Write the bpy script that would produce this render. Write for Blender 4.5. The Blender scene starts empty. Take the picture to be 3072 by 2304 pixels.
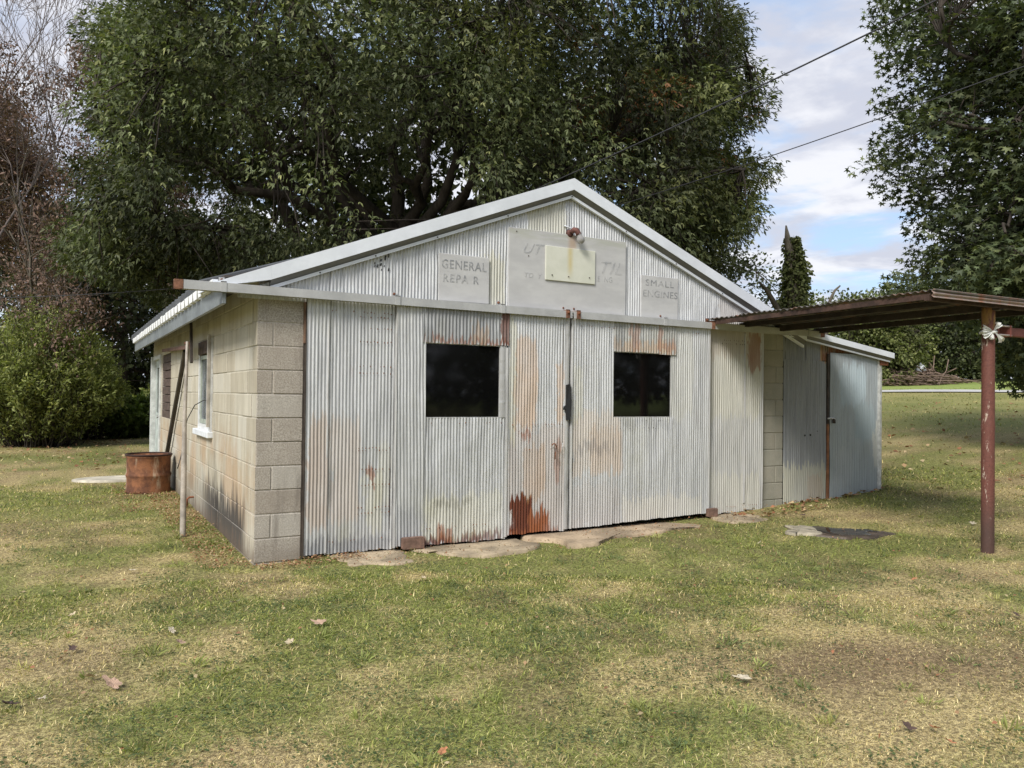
import bpy, bmesh, math, random
import numpy as np
from mathutils import Vector, Matrix, Euler

random.seed(7)
RNG = np.random.default_rng(11)
SC = bpy.context.scene
COL = SC.collection

# ------------------------------------------------------------------ camera
CAM = np.array([-1.3934, -6.8166, 1.4367])
YAW, PITCH, ROLL, FPX = 0.51496, 0.014384, 0.012256, 2365.6   # focal length in pixels of a 3072 wide frame
_f = np.array([math.sin(YAW)*math.cos(PITCH), math.cos(YAW)*math.cos(PITCH), math.sin(PITCH)])
_r = np.array([math.cos(YAW), -math.sin(YAW), 0.0])
_u = np.cross(_r, _f)
c_, s_ = math.cos(ROLL), math.sin(ROLL)
CR = c_*_r + s_*_u
CU = -s_*_r + c_*_u
CF = _f
cam_data = bpy.data.cameras.new('camera')
cam_data.sensor_width = 36.0
cam_data.lens = 36.0*FPX/3072.0
cam_data.clip_start = 0.05
cam_data.clip_end = 3000.0
cam = bpy.data.objects.new('camera', cam_data)
COL.objects.link(cam)
cam.matrix_world = Matrix(((CR[0], CU[0], -CF[0], CAM[0]), (CR[1], CU[1], -CF[1], CAM[1]),
                           (CR[2], CU[2], -CF[2], CAM[2]), (0, 0, 0, 1)))
SC.camera = cam

def at(px, py, D):
    """A point of the place: seen at (px, py) of the 2212 px wide view, D metres ahead."""
    k = 3072/2212
    return CAM + D*(CF + CR*(px*k-1536)/FPX - CU*(py*k-1152)/FPX)

# ------------------------------------------------------------------ world, sun, exposure
SUN_FROM = Vector((-0.80, -0.50, 0.88)).normalized()
SUN_EL = math.asin(SUN_FROM.z)
SUN_AZ = math.atan2(SUN_FROM.x, SUN_FROM.y)       # clockwise from +Y

def nd(nt, typ, ins=None, **props):
    n = nt.nodes.new(typ)
    for k, v in props.items():
        setattr(n, k, v)
    if ins:
        for k, v in ins.items():
            sock = n.inputs[k]
            if isinstance(v, bpy.types.NodeSocket):
                nt.links.new(v, sock)
            else:
                sock.default_value = v
    return n

def mixc(nt, fac, a, b, mode='MIX'):
    n = nt.nodes.new('ShaderNodeMix')
    n.data_type = 'RGBA'; n.blend_type = mode
    for i, v in ((0, fac), (6, a), (7, b)):
        if isinstance(v, bpy.types.NodeSocket):
            nt.links.new(v, n.inputs[i])
        else:
            if i > 0 and len(v) == 3: v = (*v, 1)
            n.inputs[i].default_value = v
    return n.outputs[2]

def math_(nt, op, a, b=0.0, clamp=False):
    n = nt.nodes.new('ShaderNodeMath'); n.operation = op; n.use_clamp = clamp
    for i, v in ((0, a), (1, b)):
        if isinstance(v, bpy.types.NodeSocket): nt.links.new(v, n.inputs[i])
        else: n.inputs[i].default_value = v
    return n.outputs[0]

def mapr(nt, v, a, b, c=0.0, d=1.0, smooth=True):
    n = nt.nodes.new('ShaderNodeMapRange')
    n.interpolation_type = 'SMOOTHSTEP' if smooth else 'LINEAR'
    nt.links.new(v, n.inputs[0])
    for i, x in ((1, a), (2, b), (3, c), (4, d)): n.inputs[i].default_value = x
    return n.outputs[0]

def noise(nt, vec, scale, detail=4, rough=.55, dist=0.0):
    n = nt.nodes.new('ShaderNodeTexNoise')
    if vec is not None: nt.links.new(vec, n.inputs['Vector'])
    n.inputs['Scale'].default_value = scale; n.inputs['Detail'].default_value = detail
    n.inputs['Roughness'].default_value = rough; n.inputs['Distortion'].default_value = dist
    return n.outputs['Fac']

def mapping(nt, vec, scale=(1,1,1), loc=(0,0,0)):
    n = nt.nodes.new('ShaderNodeMapping')
    nt.links.new(vec, n.inputs['Vector'])
    n.inputs['Scale'].default_value = scale; n.inputs['Location'].default_value = loc
    return n.outputs[0]

world = bpy.data.worlds.new('World'); SC.world = world
world.use_nodes = True
wt = world.node_tree
wt.nodes.clear()
sky = nd(wt, 'ShaderNodeTexSky', sky_type='NISHITA')
sky.sun_disc = False
sky.sun_elevation = SUN_EL
sky.sun_rotation = SUN_AZ
sky.air_density = 1.0; sky.dust_density = 1.2; sky.ozone_density = 1.6
tc = nd(wt, 'ShaderNodeTexCoord').outputs['Generated']
sx = nd(wt, 'ShaderNodeSeparateXYZ', {0: tc})
zz = math_(wt, 'MAXIMUM', math_(wt, 'ADD', sx.outputs[2], 0.10), 0.03)
cx = math_(wt, 'DIVIDE', sx.outputs[0], zz); cy = math_(wt, 'DIVIDE', sx.outputs[1], zz)
cp = nd(wt, 'ShaderNodeCombineXYZ', {0: cx, 1: cy}).outputs[0]
cl1 = noise(wt, mapping(wt, cp, (0.75, 0.75, 1), (3.1, 1.7, 0)), 1.9, 8, .58, .35)
cl2 = noise(wt, mapping(wt, cp, (1.0, 1.0, 1), (8.2, 4.4, 2)), 3.2, 6, .55, .2)
cov = mapr(wt, cl1, 0.36, 0.54)
lit = mapr(wt, cl2, 0.40, 0.64)
grey = mixc(wt, lit, (3.5, 3.6, 4.1), (5.1, 5.1, 5.3))
blue = mixc(wt, 0.62, sky.outputs[0], (2.8, 3.8, 5.4))
skyc = mixc(wt, math_(wt, 'MULTIPLY', cov, 0.93), blue, grey)
bg = nd(wt, 'ShaderNodeBackground', {'Color': skyc, 'Strength': 0.118})
wo = nd(wt, 'ShaderNodeOutputWorld', {'Surface': bg.outputs[0]})

sun_d = bpy.data.lights.new('sun', 'SUN')
sun_d.energy = 2.5; sun_d.angle = math.radians(19.0); sun_d.color = (1.0, 0.955, 0.885)
sun = bpy.data.objects.new('sun', sun_d); COL.objects.link(sun)
sun.rotation_euler = SUN_FROM.to_track_quat('Z', 'Y').to_euler()
sun.location = (-20, -20, 40)

SC.view_settings.view_transform = 'Standard'
SC.view_settings.look = 'None'
SC.view_settings.exposure = 0.7
SC.view_settings.gamma = 1.0
SC.view_settings.use_curve_mapping = False
SC.cycles.use_denoising = True
SC.cycles.max_bounces = 6
SC.cycles.transparent_max_bounces = 8

# ------------------------------------------------------------------ object helpers
def tag(o, label=None, cat=None, group=None, kind=None):
    if label: o['label'] = label
    if cat: o['category'] = cat
    if group: o['group'] = group
    if kind: o['kind'] = kind
    return o

def empty(name, loc=(0, 0, 0)):
    o = bpy.data.objects.new(name, None); COL.objects.link(o)
    o.location = loc; o.empty_display_size = 0.2
    return o

def link(name, me, mat=None, parent=None, smooth=False):
    if mat is not None and not me.materials: me.materials.append(mat)
    if smooth: me.polygons.foreach_set('use_smooth', np.ones(len(me.polygons), bool))
    o = bpy.data.objects.new(name, me); COL.objects.link(o)
    if parent is not None: o.parent = parent
    return o

def fast(name, V, F, col=None):
    """mesh from arrays; F is (m, k)"""
    V = np.asarray(V, np.float32); F = np.asarray(F, np.int32)
    me = bpy.data.meshes.new(name)
    me.vertices.add(len(V)); me.vertices.foreach_set('co', V.ravel())
    m, k = F.shape
    me.loops.add(m*k); me.loops.foreach_set('vertex_index', F.ravel())
    me.polygons.add(m); me.polygons.foreach_set('loop_start', np.arange(0, m*k, k, dtype=np.int32))
    try: me.polygons.foreach_set('loop_total', np.full(m, k, np.int32))
    except Exception: pass
    if col is not None:
        a = me.attributes.new('tint', 'FLOAT_COLOR', 'POINT')
        c4 = np.ones((len(V), 4), np.float32); c4[:, :3] = col
        a.data.foreach_set('color', c4.ravel())
    me.update(calc_edges=True)
    return me

def pym(name, V, F):
    me = bpy.data.meshes.new(name); me.from_pydata([tuple(map(float, v)) for v in V], [], F); me.update()
    return me

def bm_to(bm, name):
    bmesh.ops.recalc_face_normals(bm, faces=bm.faces)
    me = bpy.data.meshes.new(name); bm.to_mesh(me); bm.free(); return me

def bm_box(bm, x0, x1, y0, y1, z0, z1):
    vs = [bm.verts.new(p) for p in ((x0,y0,z0),(x1,y0,z0),(x1,y1,z0),(x0,y1,z0),(x0,y0,z1),(x1,y0,z1),(x1,y1,z1),(x0,y1,z1))]
    for f in ((0,3,2,1),(4,5,6,7),(0,1,5,4),(1,2,6,5),(2,3,7,6),(3,0,4,7)):
        bm.faces.new([vs[i] for i in f])
    return vs

def box(name, x0, x1, y0, y1, z0, z1, mat, parent=None, bev=0.0, jit=0.0):
    bm = bmesh.new(); bm_box(bm, x0, x1, y0, y1, z0, z1)
    if jit:
        for v in bm.verts: v.co += Vector((random.uniform(-jit, jit), random.uniform(-jit, jit), random.uniform(-jit, jit)))
    if bev: bmesh.ops.bevel(bm, geom=bm.edges[:], offset=bev, segments=1, affect='EDGES')
    return link(name, bm_to(bm, name), mat, parent)

def bar(name, a, b, w, h, mat, parent=None, up=(0, 0, 1), bev=0.0):
    """rectangular bar from a to b, w wide, h high"""
    a = Vector(a); b = Vector(b); d = (b-a); L = d.length; d.normalize()
    s = d.cross(Vector(up)).normalized(); t = s.cross(d)
    bm = bmesh.new(); bm_box(bm, 0, L, -w/2, w/2, -h/2, h/2)
    if bev: bmesh.ops.bevel(bm, geom=bm.edges[:], offset=bev, segments=1, affect='EDGES')
    M = Matrix(((d.x, s.x, t.x, a.x), (d.y, s.y, t.y, a.y), (d.z, s.z, t.z, a.z), (0, 0, 0, 1)))
    bm.transform(M)
    return link(name, bm_to(bm, name), mat, parent)

def tube_arrays(paths, sides=6):
    """paths: list of (points (n,3), radii (n,)) -> V, F quads"""
    VV = []; FF = []; off = 0
    ang = np.linspace(0, 2*np.pi, sides, endpoint=False)
    ca, sa = np.cos(ang), np.sin(ang)
    for P, R in paths:
        P = np.asarray(P, float); R = np.asarray(R, float); n = len(P)
        T = np.gradient(P, axis=0); T /= np.linalg.norm(T, axis=1)[:, None]+1e-9
        ref = np.array([0, 0, 1.]) if abs(T[:, 2]).mean() < .85 else np.array([1., 0, 0])
        A = np.cross(T, ref); A /= np.linalg.norm(A, axis=1)[:, None]+1e-9
        B = np.cross(T, A)
        ring = P[:, None, :] + R[:, None, None]*(ca[None, :, None]*A[:, None, :] + sa[None, :, None]*B[:, None, :])
        VV.append(ring.reshape(-1, 3))
        i = np.arange(n-1)[:, None]*sides; j = np.arange(sides)[None, :]; j2 = (j+1) % sides
        q = np.stack([i+j, i+j2, i+sides+j2, i+sides+j], -1).reshape(-1, 4) + off
        FF.append(q); off += n*sides
        # end cap as degenerate-free quads fan
        if sides >= 4:
            e = off-sides
            FF.append(np.array([[e, e+1, e+2, e+3]]) if sides == 4 else np.array([[e, e+1, e+2, e+3], [e, e+3, e+4, e+5 if sides > 5 else e]])[:2 if sides > 5 else 1])
    return np.concatenate(VV), np.concatenate(FF)

def tube(name, P, R, mat, parent=None, sides=8):
    P = np.asarray(P, float)
    if np.isscalar(R): R = np.full(len(P), R)
    V, F = tube_arrays([(P, R)], sides)
    return link(name, fast(name, V, F), mat, parent, True)

def hashn(ix, iy, seed):
    h = (ix.astype(np.int64)*374761393 + iy.astype(np.int64)*668265263 + seed*982451653) & 0x7fffffff
    h = ((h ^ (h >> 13))*1274126177) & 0x7fffffff
    return ((h ^ (h >> 16)) & 0xffff)/65535.0

def vnoise(x, y, seed=0):
    x = np.asarray(x, float); y = np.asarray(y, float)
    ix = np.floor(x); iy = np.floor(y); fx = x-ix; fy = y-iy
    fx = fx*fx*(3-2*fx); fy = fy*fy*(3-2*fy)
    a = hashn(ix, iy, seed); b = hashn(ix+1, iy, seed); c = hashn(ix, iy+1, seed); d = hashn(ix+1, iy+1, seed)
    return (a*(1-fx)+b*fx)*(1-fy) + (c*(1-fx)+d*fx)*fy

def fbm(x, y, seed=0, oct=4):
    s = 0; a = .5; t = 0
    for i in range(oct):
        s = s + a*vnoise(x*2**i+17*i, y*2**i-9*i, seed+i); t += a; a *= .55
    return s/t

def terrain(x, y):
    x = np.asarray(x, float); y = np.asarray(y, float)
    sp = lambda t: np.logaddexp(0, t)
    u = x + np.where(y < 0, .7*y, .15*y) - 5.4
    h = .08*1.5*sp(u/1.5) - .025*3*sp((u-8)/3)
    h = np.where(u > 50, h - .055*np.maximum(u-50, 0), h)
    r = np.hypot(x-CAM[0], y-CAM[1])
    return h + (fbm(x*.9, y*.9, 5, 3)-.5)*.035*np.clip(r/2, .3, 2)

def lawn_map(x, y):
    """0 straw .. 1 green, bare soil 0..1, worn dry patch 0..1"""
    big = fbm(x*.55+3, y*.55, 101, 4); mid = fbm(x*1.9, y*1.9+7, 103, 4)
    g = np.clip((big*.45+mid*.55-.465)*6.5+.5, 0, 1)
    dry = np.exp(-((x-2.3)/.75)**2-((y+3.95)/.42)**2) + .8*np.exp(-((x-3.3)/1.0)**2-((y+4.6)/.6)**2) + .7*np.exp(-((x+1.9)/.5)**2-((y-2.6)/1.2)**2)
    dry = np.clip(dry*(.6+.9*mid), 0, 1)
    g = np.clip(g-dry*.8+.25*np.exp(-((x-4.5)/1.6)**2-((y+1.8)/.9)**2), 0, 1)
    soil = np.clip((fbm(x*1.6+31, y*1.6+9, 107, 4)-.575)*10, 0, 1)*.5
    return g, np.maximum(soil*.8, np.clip((dry-.45)*2.2, 0, .75)), dry, mid

# ------------------------------------------------------------------ materials
def newmat(name):
    m = bpy.data.materials.new(name); m.use_nodes = True
    nt = m.node_tree; nt.nodes.clear()
    out = nd(nt, 'ShaderNodeOutputMaterial')
    b = nd(nt, 'ShaderNodeBsdfPrincipled')
    nt.links.new(b.outputs[0], out.inputs[0])
    return m, nt, b

def setv(nt, b, **kw):
    names = dict(base='Base Color', rough='Roughness', metal='Metallic', normal='Normal', spec='Specular IOR Level')
    for k, v in kw.items():
        s = b.inputs[names[k]]
        if isinstance(v, bpy.types.NodeSocket): nt.links.new(v, s)
        else:
            if k == 'base' and len(v) == 3: v = (*v, 1)
            s.default_value = v

def objco(nt):
    return nd(nt, 'ShaderNodeTexCoord').outputs['Object']

def bump(nt, h, strength=.3, dist=.01):
    n = nd(nt, 'ShaderNodeBump', {'Strength': strength, 'Distance': dist, 'Height': h})
    return n.outputs[0]

def plain(name, col, rough=.6, metal=0.0, var=.25, scale=6.0, bmp=.15):
    """a plain coloured material with blotches, fine grain and a little relief"""
    m, nt, b = newmat(name)
    co = objco(nt)
    n1 = noise(nt, co, scale, 5, .6); n2 = noise(nt, co, scale*9, 3, .6)
    d = tuple(c*(1-var) for c in col); e = tuple(min(1, c*(1+var)) for c in col)
    c1 = mixc(nt, mapr(nt, n1, .3, .7), d, e)
    c2 = mixc(nt, mapr(nt, n2, .35, .75, 0, .35), c1, d)
    setv(nt, b, base=c2, rough=mapr(nt, n2, .2, .8, max(.05, rough-.12), min(1, rough+.12)), metal=metal,
         normal=bump(nt, n2, bmp, .004))
    return m

def stain_mask(nt, sx, a0, a1, z0, z1, sa=.05, sz=.08, ax=0):
    """soft box in (axis, z) -> socket 0..1"""
    X = sx.outputs[ax]; Z = sx.outputs[2]
    m = math_(nt, 'MULTIPLY', mapr(nt, X, a0-sa, a0+sa), mapr(nt, X, a1+sa, a1-sa) if False else mapr(nt, X, a1-sa, a1+sa, 1, 0))
    m2 = math_(nt, 'MULTIPLY', mapr(nt, Z, z0-sz, z0+sz), mapr(nt, Z, z1-sz, z1+sz, 1, 0))
    return math_(nt, 'MULTIPLY', m, m2)

TAN = (.36, .265, .19); PALE = (.52, .50, .36); ORANGE = (.47, .26, .09); DARKRUST = (.115, .03, .012); RUST = (.26, .085, .03); SMEAR = (.12, .125, .14); BLACK = (.02, .02, .02)

def metal_mat(name, base=(.60, .60, .60), stains_and_light=(), dark=(.34, .35, .36), metal=.45, rough=.48, rusty=0.0, green=.35):
    m, nt, b = newmat(name)
    co = objco(nt)
    # vertical streaks and blotches of the weathered zinc
    streak = noise(nt, mapping(nt, co, (26, 26, 1.1)), 1.0, 5, .62)
    blot = noise(nt, mapping(nt, co, (1, 1, .6)), 2.1, 5, .6)
    fine = noise(nt, mapping(nt, co, (60, 60, 24)), 1.0, 3, .6)
    c = mixc(nt, mapr(nt, streak, .40, .70, 0, .6), base, dark)
    c = mixc(nt, mapr(nt, blot, .55, .78, 0, green), c, (.47, .46, .335))
    c = mixc(nt, mapr(nt, fine, .56, .78, 0, .35), c, tuple(x*.55 for x in base))
    rs = mapr(nt, noise(nt, mapping(nt, co, (7, 7, 2.2)), 1.0, 6, .68), .62-.30*rusty, .80-.30*rusty)
    c = mixc(nt, math_(nt, 'MULTIPLY', rs, .25+.75*rusty if rusty else .18), c, RUST)
    wob = noise(nt, mapping(nt, co, (15, 15, 5)), 1.0, 5, .7)
    wv = nd(nt, 'ShaderNodeCombineXYZ', {0: math_(nt, 'MULTIPLY', math_(nt, 'SUBTRACT', wob, .5), .22),
                                         1: math_(nt, 'MULTIPLY', math_(nt, 'SUBTRACT', wob, .5), .22),
                                         2: math_(nt, 'MULTIPLY', math_(nt, 'SUBTRACT', streak, .5), .48)}).outputs[0]
    pv = nd(nt, 'ShaderNodeVectorMath', {0: co, 1: wv}, operation='ADD').outputs[0]
    sx = nd(nt, 'ShaderNodeSeparateXYZ', {0: pv})
    tot = None
    for (a0, a1, z0, z1, col, amt, *rest) in stains_and_light:
        sa = rest[0] if rest else .05; sz = rest[1] if len(rest) > 1 else .08
        k = stain_mask(nt, sx, a0, a1, z0, z1, sa, sz)
        k = mapr(nt, math_(nt, 'ADD', k, math_(nt, 'MULTIPLY', math_(nt, 'SUBTRACT', wob, .5), 1.3)), .38, .74)
        k = math_(nt, 'MULTIPLY', k, mapr(nt, blot, .2, .6, .55*amt, amt))
        c = mixc(nt, k, c, col)
        tot = k if tot is None else math_(nt, 'MAXIMUM', tot, k)
    if rusty: tot = rs if tot is None else math_(nt, 'MAXIMUM', tot, rs)
    met = metal if tot is None else mapr(nt, tot, 0, .8, metal, 0.0)
    rgh = math_(nt, 'ADD', mapr(nt, fine, .2, .8, rough-.10, rough+.12), 0 if tot is None else math_(nt, 'MULTIPLY', tot, .3))
    setv(nt, b, base=c, metal=met, rough=rgh, normal=bump(nt, noise(nt, mapping(nt, co, (9, 9, 7)), 1.0, 4, .6), .35, .006))
    return m

# ================================================================== ground
def make_ground():
    t = np.linspace(-1, 1, 241)
    g = 14*np.sinh(t*4.6)/np.sinh(4.6)*50
    g = np.sign(t)*(np.abs(t)*9 + 560*np.abs(t)**5)
    X, Y = np.meshgrid(g+2.0, g-1.0, indexing='ij')
    Z = terrain(X, Y)
    V = np.stack([X, Y, Z], -1).reshape(-1, 3)
    n = len(g)
    i, j = np.meshgrid(np.arange(n-1), np.arange(n-1), indexing='ij')
    a = (i*n+j).ravel()
    F = np.stack([a, a+n, a+n+1, a+1], -1)
    m, nt, b = newmat('lawn_soil')
    co = objco(nt)
    big = noise(nt, co, .55, 5, .6); mid = noise(nt, co, 2.6, 5, .65); fin = noise(nt, co, 38, 4, .7); vf = noise(nt, mapping(nt, co, (1, 1, 1), (9, 4, 0)), 130, 3, .7)
    tintc = nd(nt, 'ShaderNodeAttribute', attribute_name='tint').outputs['Color']
    c = mixc(nt, mapr(nt, fin, .36, .64), mixc(nt, 1.0, tintc, (.50, .47, .45), 'MULTIPLY'), mixc(nt, 1.0, tintc, (1.35, 1.33, 1.28), 'MULTIPLY'))
    c = mixc(nt, mapr(nt, mid, .52, .70, 0, .25), c, (.17, .12, .072))
    c = mixc(nt, mapr(nt, vf, .47, .60, 0, .8), c, (.085, .065, .042))
    # the far field is greener than the worn yard
    sx = nd(nt, 'ShaderNodeSeparateXYZ', {0: co})
    far = mapr(nt, sx.outputs[0], 9, 22)
    fieldc = mixc(nt, mapr(nt, noise(nt, mapping(nt, co, (.25, .25, 1)), 1, 4, .6), .35, .65), (.165, .18, .055), (.28, .255, .10))
    c = mixc(nt, math_(nt, 'MULTIPLY', far, .85), c, fieldc)
    far2 = mapr(nt, sx.outputs[0], 33.5, 36)
    c = mixc(nt, math_(nt, 'MULTIPLY', far2, .8), c, (.25, .32, .09))
    setv(nt, b, base=c, rough=.95, spec=.15, normal=bump(nt, fin, .8, .02))
    gx, gy = V[:, 0], V[:, 1]
    g_, so_, dr_, md_ = lawn_map(gx, gy)
    tint = np.array([.50, .41, .205])[None]*(1-g_[:, None])+np.array([.24, .265, .080])[None]*g_[:, None]
    tint = tint*(1-so_[:, None])+np.array([.21, .15, .092])[None]*so_[:, None]
    o = link('ground', fast('ground', V, F, tint), m, None, True)
    tag(o, kind='structure')
make_ground()

# narrow paved road beyond the yard
def strip(name, pts, w, dz, mat):
    P = np.array(pts, float); T = np.gradient(P, axis=0); T /= np.linalg.norm(T, axis=1)[:, None]
    N = np.stack([-T[:, 1], T[:, 0]], -1)
    V = []; F = []
    for k, (p, n) in enumerate(zip(P, N)):
        for s in (-.5, -.17, .17, .5):
            q = p+n*w*s; V.append((q[0], q[1], float(terrain(q[0], q[1]))+dz))
    for k in range(len(P)-1):
        for s in range(3):
            a = k*4+s; F.append((a, a+1, a+5, a+4))
    return link(name, pym(name, V, F), mat)
M_road = plain('pale_asphalt', (.46, .45, .43), .9, 0, .12, .8)
ys = np.linspace(-40, 60, 60)
road = strip('road', [(36.1 - (y-11)*.26 + .25, y) for y in ys][::-1] if False else [(33.9-(y-11)*.265, y) for y in ys], 2.3, .05, M_road)
tag(road, kind='structure')

def slab(name, pts, z0, mat, thick=.06, jit=.015, sub=3, kind='structure', dome=.0):
    P = [np.array(p, float) for p in pts]
    for _ in range(sub):
        Q = []
        for i in range(len(P)):
            a, b = P[i], P[(i+1) % len(P)]
            Q += [a*.75+b*.25, a*.25+b*.75]
        P = Q
    P = np.array(P); c = P.mean(0)
    P = P + (np.array([fbm(P[:, 0]*6, P[:, 1]*6, 3), fbm(P[:, 0]*6, P[:, 1]*6, 8)]).T-.5)*jit*5
    rings = [(1.0, -thick), (.99, -.006), (.955, 0), (.72, 0), (.4, 0), (.15, 0)]
    V = []; F = []; n = len(P)
    for (k, dz) in rings:
        for p in P:
            q = c+(p-c)*k
            z = z0+dz + (float(fbm(q[0]*5, q[1]*5, 2))-.5)*.012 + dome*(1-k*k)
            V.append((q[0], q[1], z))
    for r in range(len(rings)-1):
        for i in range(n):
            a = r*n+i; b2 = r*n+(i+1) % n
            F.append((a, b2, b2+n, a+n))
    F.append(tuple(range((len(rings)-1)*n, len(rings)*n)))
    o = link(name, pym(name, V, F), mat, None, True)
    return tag(o, kind=kind)

M_apron = plain('apron_concrete', (.36, .29, .195), .9, 0, .45, 3.0, .6)
M_apron_r = plain('stained_apron_concrete', (.37, .285, .19), .9, 0, .4, 2.2, .6)
M_pale = plain('pale_concrete', (.50, .46, .37), .9, 0, .3, 4.0, .6)
slab('concrete_apron', [(0.58, .05), (1.25, .05), (1.30, -.12), (1.16, -.40), (1.27, -.52), (1.02, -.66), (.86, -.52), (.70, -.55), (.66, -.3)], .022, M_apron, sub=2, jit=.03)
slab('concrete_apron', [(1.30, .05), (2.55, .05), (2.50, -.22), (2.62, -.38), (2.36, -.62), (2.1, -.57), (1.95, -.68), (1.63, -.56), (1.52, -.34), (1.40, -.30)], .030, M_apron, sub=2, jit=.03)
slab('concrete_apron', [(2.58, .05), (3.8, .05), (5.0, .05), (5.0, -.26), (4.55, -.46), (4.2, -.40), (3.7, -.54), (3.35, -.50), (3.0, -.74), (2.72, -.66), (2.80, -.42), (2.60, -.25)], .055, M_apron_r, sub=2, jit=.03)
slab('concrete_apron', [(5.02, .05), (5.9, .02), (5.82, -.25), (5.55, -.42), (5.4, -.66), (5.12, -.55), (4.86, -.52)], .088, M_apron, sub=2, jit=.03)
slab('concrete_pad', [(-1.35, 7.50), (-.95, 7.75), (-.12, 7.85), (-.10, 7.1), (-.80, 7.0), (-1.15, 7.15)], .03, M_pale, sub=1)

# shallow muddy puddle beside a broken bit of concrete
tz = float(terrain(5.6, -1.3))
M_mud = plain('wet_mud', (.085, .062, .045), .6, 0, .4, 6, .6)
slab('bare_mud', [(5.25, -.88), (5.62, -.80), (6.0, -.95), (6.25, -1.35), (6.05, -1.70), (5.6, -1.72), (5.25, -1.58), (5.12, -1.2)], tz+.010, M_mud, thick=.03, jit=.06, sub=2)
slab('concrete_pad', [(5.16, -.96), (5.42, -.90), (5.50, -1.02), (5.40, -1.16), (5.30, -1.40), (5.18, -1.40), (5.06, -1.20)], tz+.020, plain('dirty_pale_concrete', (.36, .32, .24), .9, 0, .4, 7, .6), thick=.03, jit=.07, sub=2)
m, nt, b = newmat('muddy_water')
co = objco(nt)
wn = noise(nt, co, 5, 4, .6)
setv(nt, b, base=mixc(nt, mapr(nt, wn, .4, .6), (.035, .028, .022), (.075, .06, .048)), rough=mapr(nt, wn, .35, .7, .03, .35), spec=.5)
M_water = m
slab('water', [(5.42, -1.10), (5.62, -1.02), (5.80, -1.08), (6.03, -1.18), (6.12, -1.40), (5.90, -1.60), (5.6, -1.62), (5.42, -1.52), (5.36, -1.3)], tz+.016, M_water, thick=.004, jit=.05, sub=2)

# ================================================================== workshop building
M_white = plain('white_painted_trim', (.70, .735, .785), .42, 0, .10, 2.2)
M_greytrim = plain('grey_trim_board', (.16, .16, .155), .5, .1, .12, 4)
M_eave = plain('blue_grey_painted_fascia', (.185, .205, .21), .5, .1, .2, 2.2)
M_rail = plain('aluminium_painted_rail', (.47, .475, .47), .5, .25, .12, 5)
M_rust = plain('rusty_steel', (.20, .075, .035), .85, .1, .45, 14, .5)
M_dark = plain('dark_weathered_wood', (.055, .043, .034), .9, 0, .4, 9, .4)
M_wood = plain('grey_weathered_wood', (.22, .19, .155), .85, 0, .3, 9, .4)
M_brownboard = plain('brown_weathered_boards', (.085, .058, .045), .9, 0, .45, 12, .6)
M_roof = plain('dark_grey_roofing', (.085, .09, .095), .6, .2, .3, 3)
M_closure = plain('white_closure', (.92, .93, .94), .5, 0, .03, 6)
M_void = plain('dark_interior', (.012, .011, .010), .95, 0, .2, 4)

m, nt, b = newmat('concrete_block')
co = nd(nt, 'ShaderNodeNewGeometry')
pos = co.outputs['Position']
tn = co.outputs['True Normal']
sx = nd(nt, 'ShaderNodeSeparateXYZ', {0: pos})
nx = nd(nt, 'ShaderNodeSeparateXYZ', {0: tn}).outputs[0]
rnd = nd(nt, 'ShaderNodeObjectInfo').outputs['Random']
fine = noise(nt, pos, 85, 4, .7); mid = noise(nt, pos, 4.5, 5, .6)
streak = noise(nt, mapping(nt, pos, (9, 9, 1.0)), 1.0, 5, .65)
big = noise(nt, pos, 1.3, 4, .6)
# bare grey aggregate
g = mixc(nt, mapr(nt, fine, .32, .68), (.25, .222, .185), (.58, .535, .465))
g = mixc(nt, mapr(nt, mid, .35, .7, 0, .6), g, (.34, .30, .255))
g = mixc(nt, mapr(nt, rnd, .0, .45, .45, 0), g, (.30, .255, .21))
g = mixc(nt, mapr(nt, rnd, .55, 1.0, 0, .45), g, (.50, .475, .425))
g = mixc(nt, mapr(nt, streak, .52, .72, 0, .55), g, (.20, .175, .15))
# right pier is greener and paler
g = mixc(nt, math_(nt, 'MULTIPLY', mapr(nt, sx.outputs[0], 3, 4), .75), g, mixc(nt, mapr(nt, mid, .3, .7), (.25, .255, .205), (.34, .325, .265)))
# cream coating on the side wall with streaks, rust and mould
s = mixc(nt, mapr(nt, streak, .3, .7), (.40, .36, .275), (.57, .53, .43))
s = mixc(nt, mapr(nt, mid, .45, .75, 0, .45), s, (.38, .345, .275))
s = mixc(nt, mapr(nt, rnd, .6, 1, 0, .55), s, (.56, .54, .47))
s = mixc(nt, mapr(nt, rnd, 0, .4, .5, 0), s, (.36, .32, .245))
wz = math_(nt, 'ADD', sx.outputs[2], math_(nt, 'MULTIPLY', math_(nt, 'SUBTRACT', streak, .5), .9))
lowr = math_(nt, 'MULTIPLY', mapr(nt, wz, .1, .35), mapr(nt, wz, .85, 1.15, 1, 0))
lowr = math_(nt, 'MULTIPLY', lowr, mapr(nt, big, .40, .62))
s = mixc(nt, math_(nt, 'MULTIPLY', lowr, .55), s, (.42, .27, .15))
mz = mapr(nt, wz, .28, .58, 1, 0)
my = math_(nt, 'MULTIPLY', mapr(nt, sx.outputs[1], .25, .6), mapr(nt, sx.outputs[1], 2.2, 3.2, 1, .35))
mk = math_(nt, 'MULTIPLY', math_(nt, 'MULTIPLY', mz, my), mapr(nt, big, .26, .42))
s = mixc(nt, math_(nt, 'MULTIPLY', mk, .92), s, (.05, .045, .043))
s = mixc(nt, math_(nt, 'MULTIPLY', mapr(nt, wz, .0, .16, 1, 0), .55), s, (.16, .115, .085))
side = math_(nt, 'MULTIPLY', mapr(nt, nx, -.6, -.4, 1, 0), mapr(nt, sx.outputs[0], .015, .03, 1, 0))
bc = mixc(nt, side, g, s)
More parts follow.
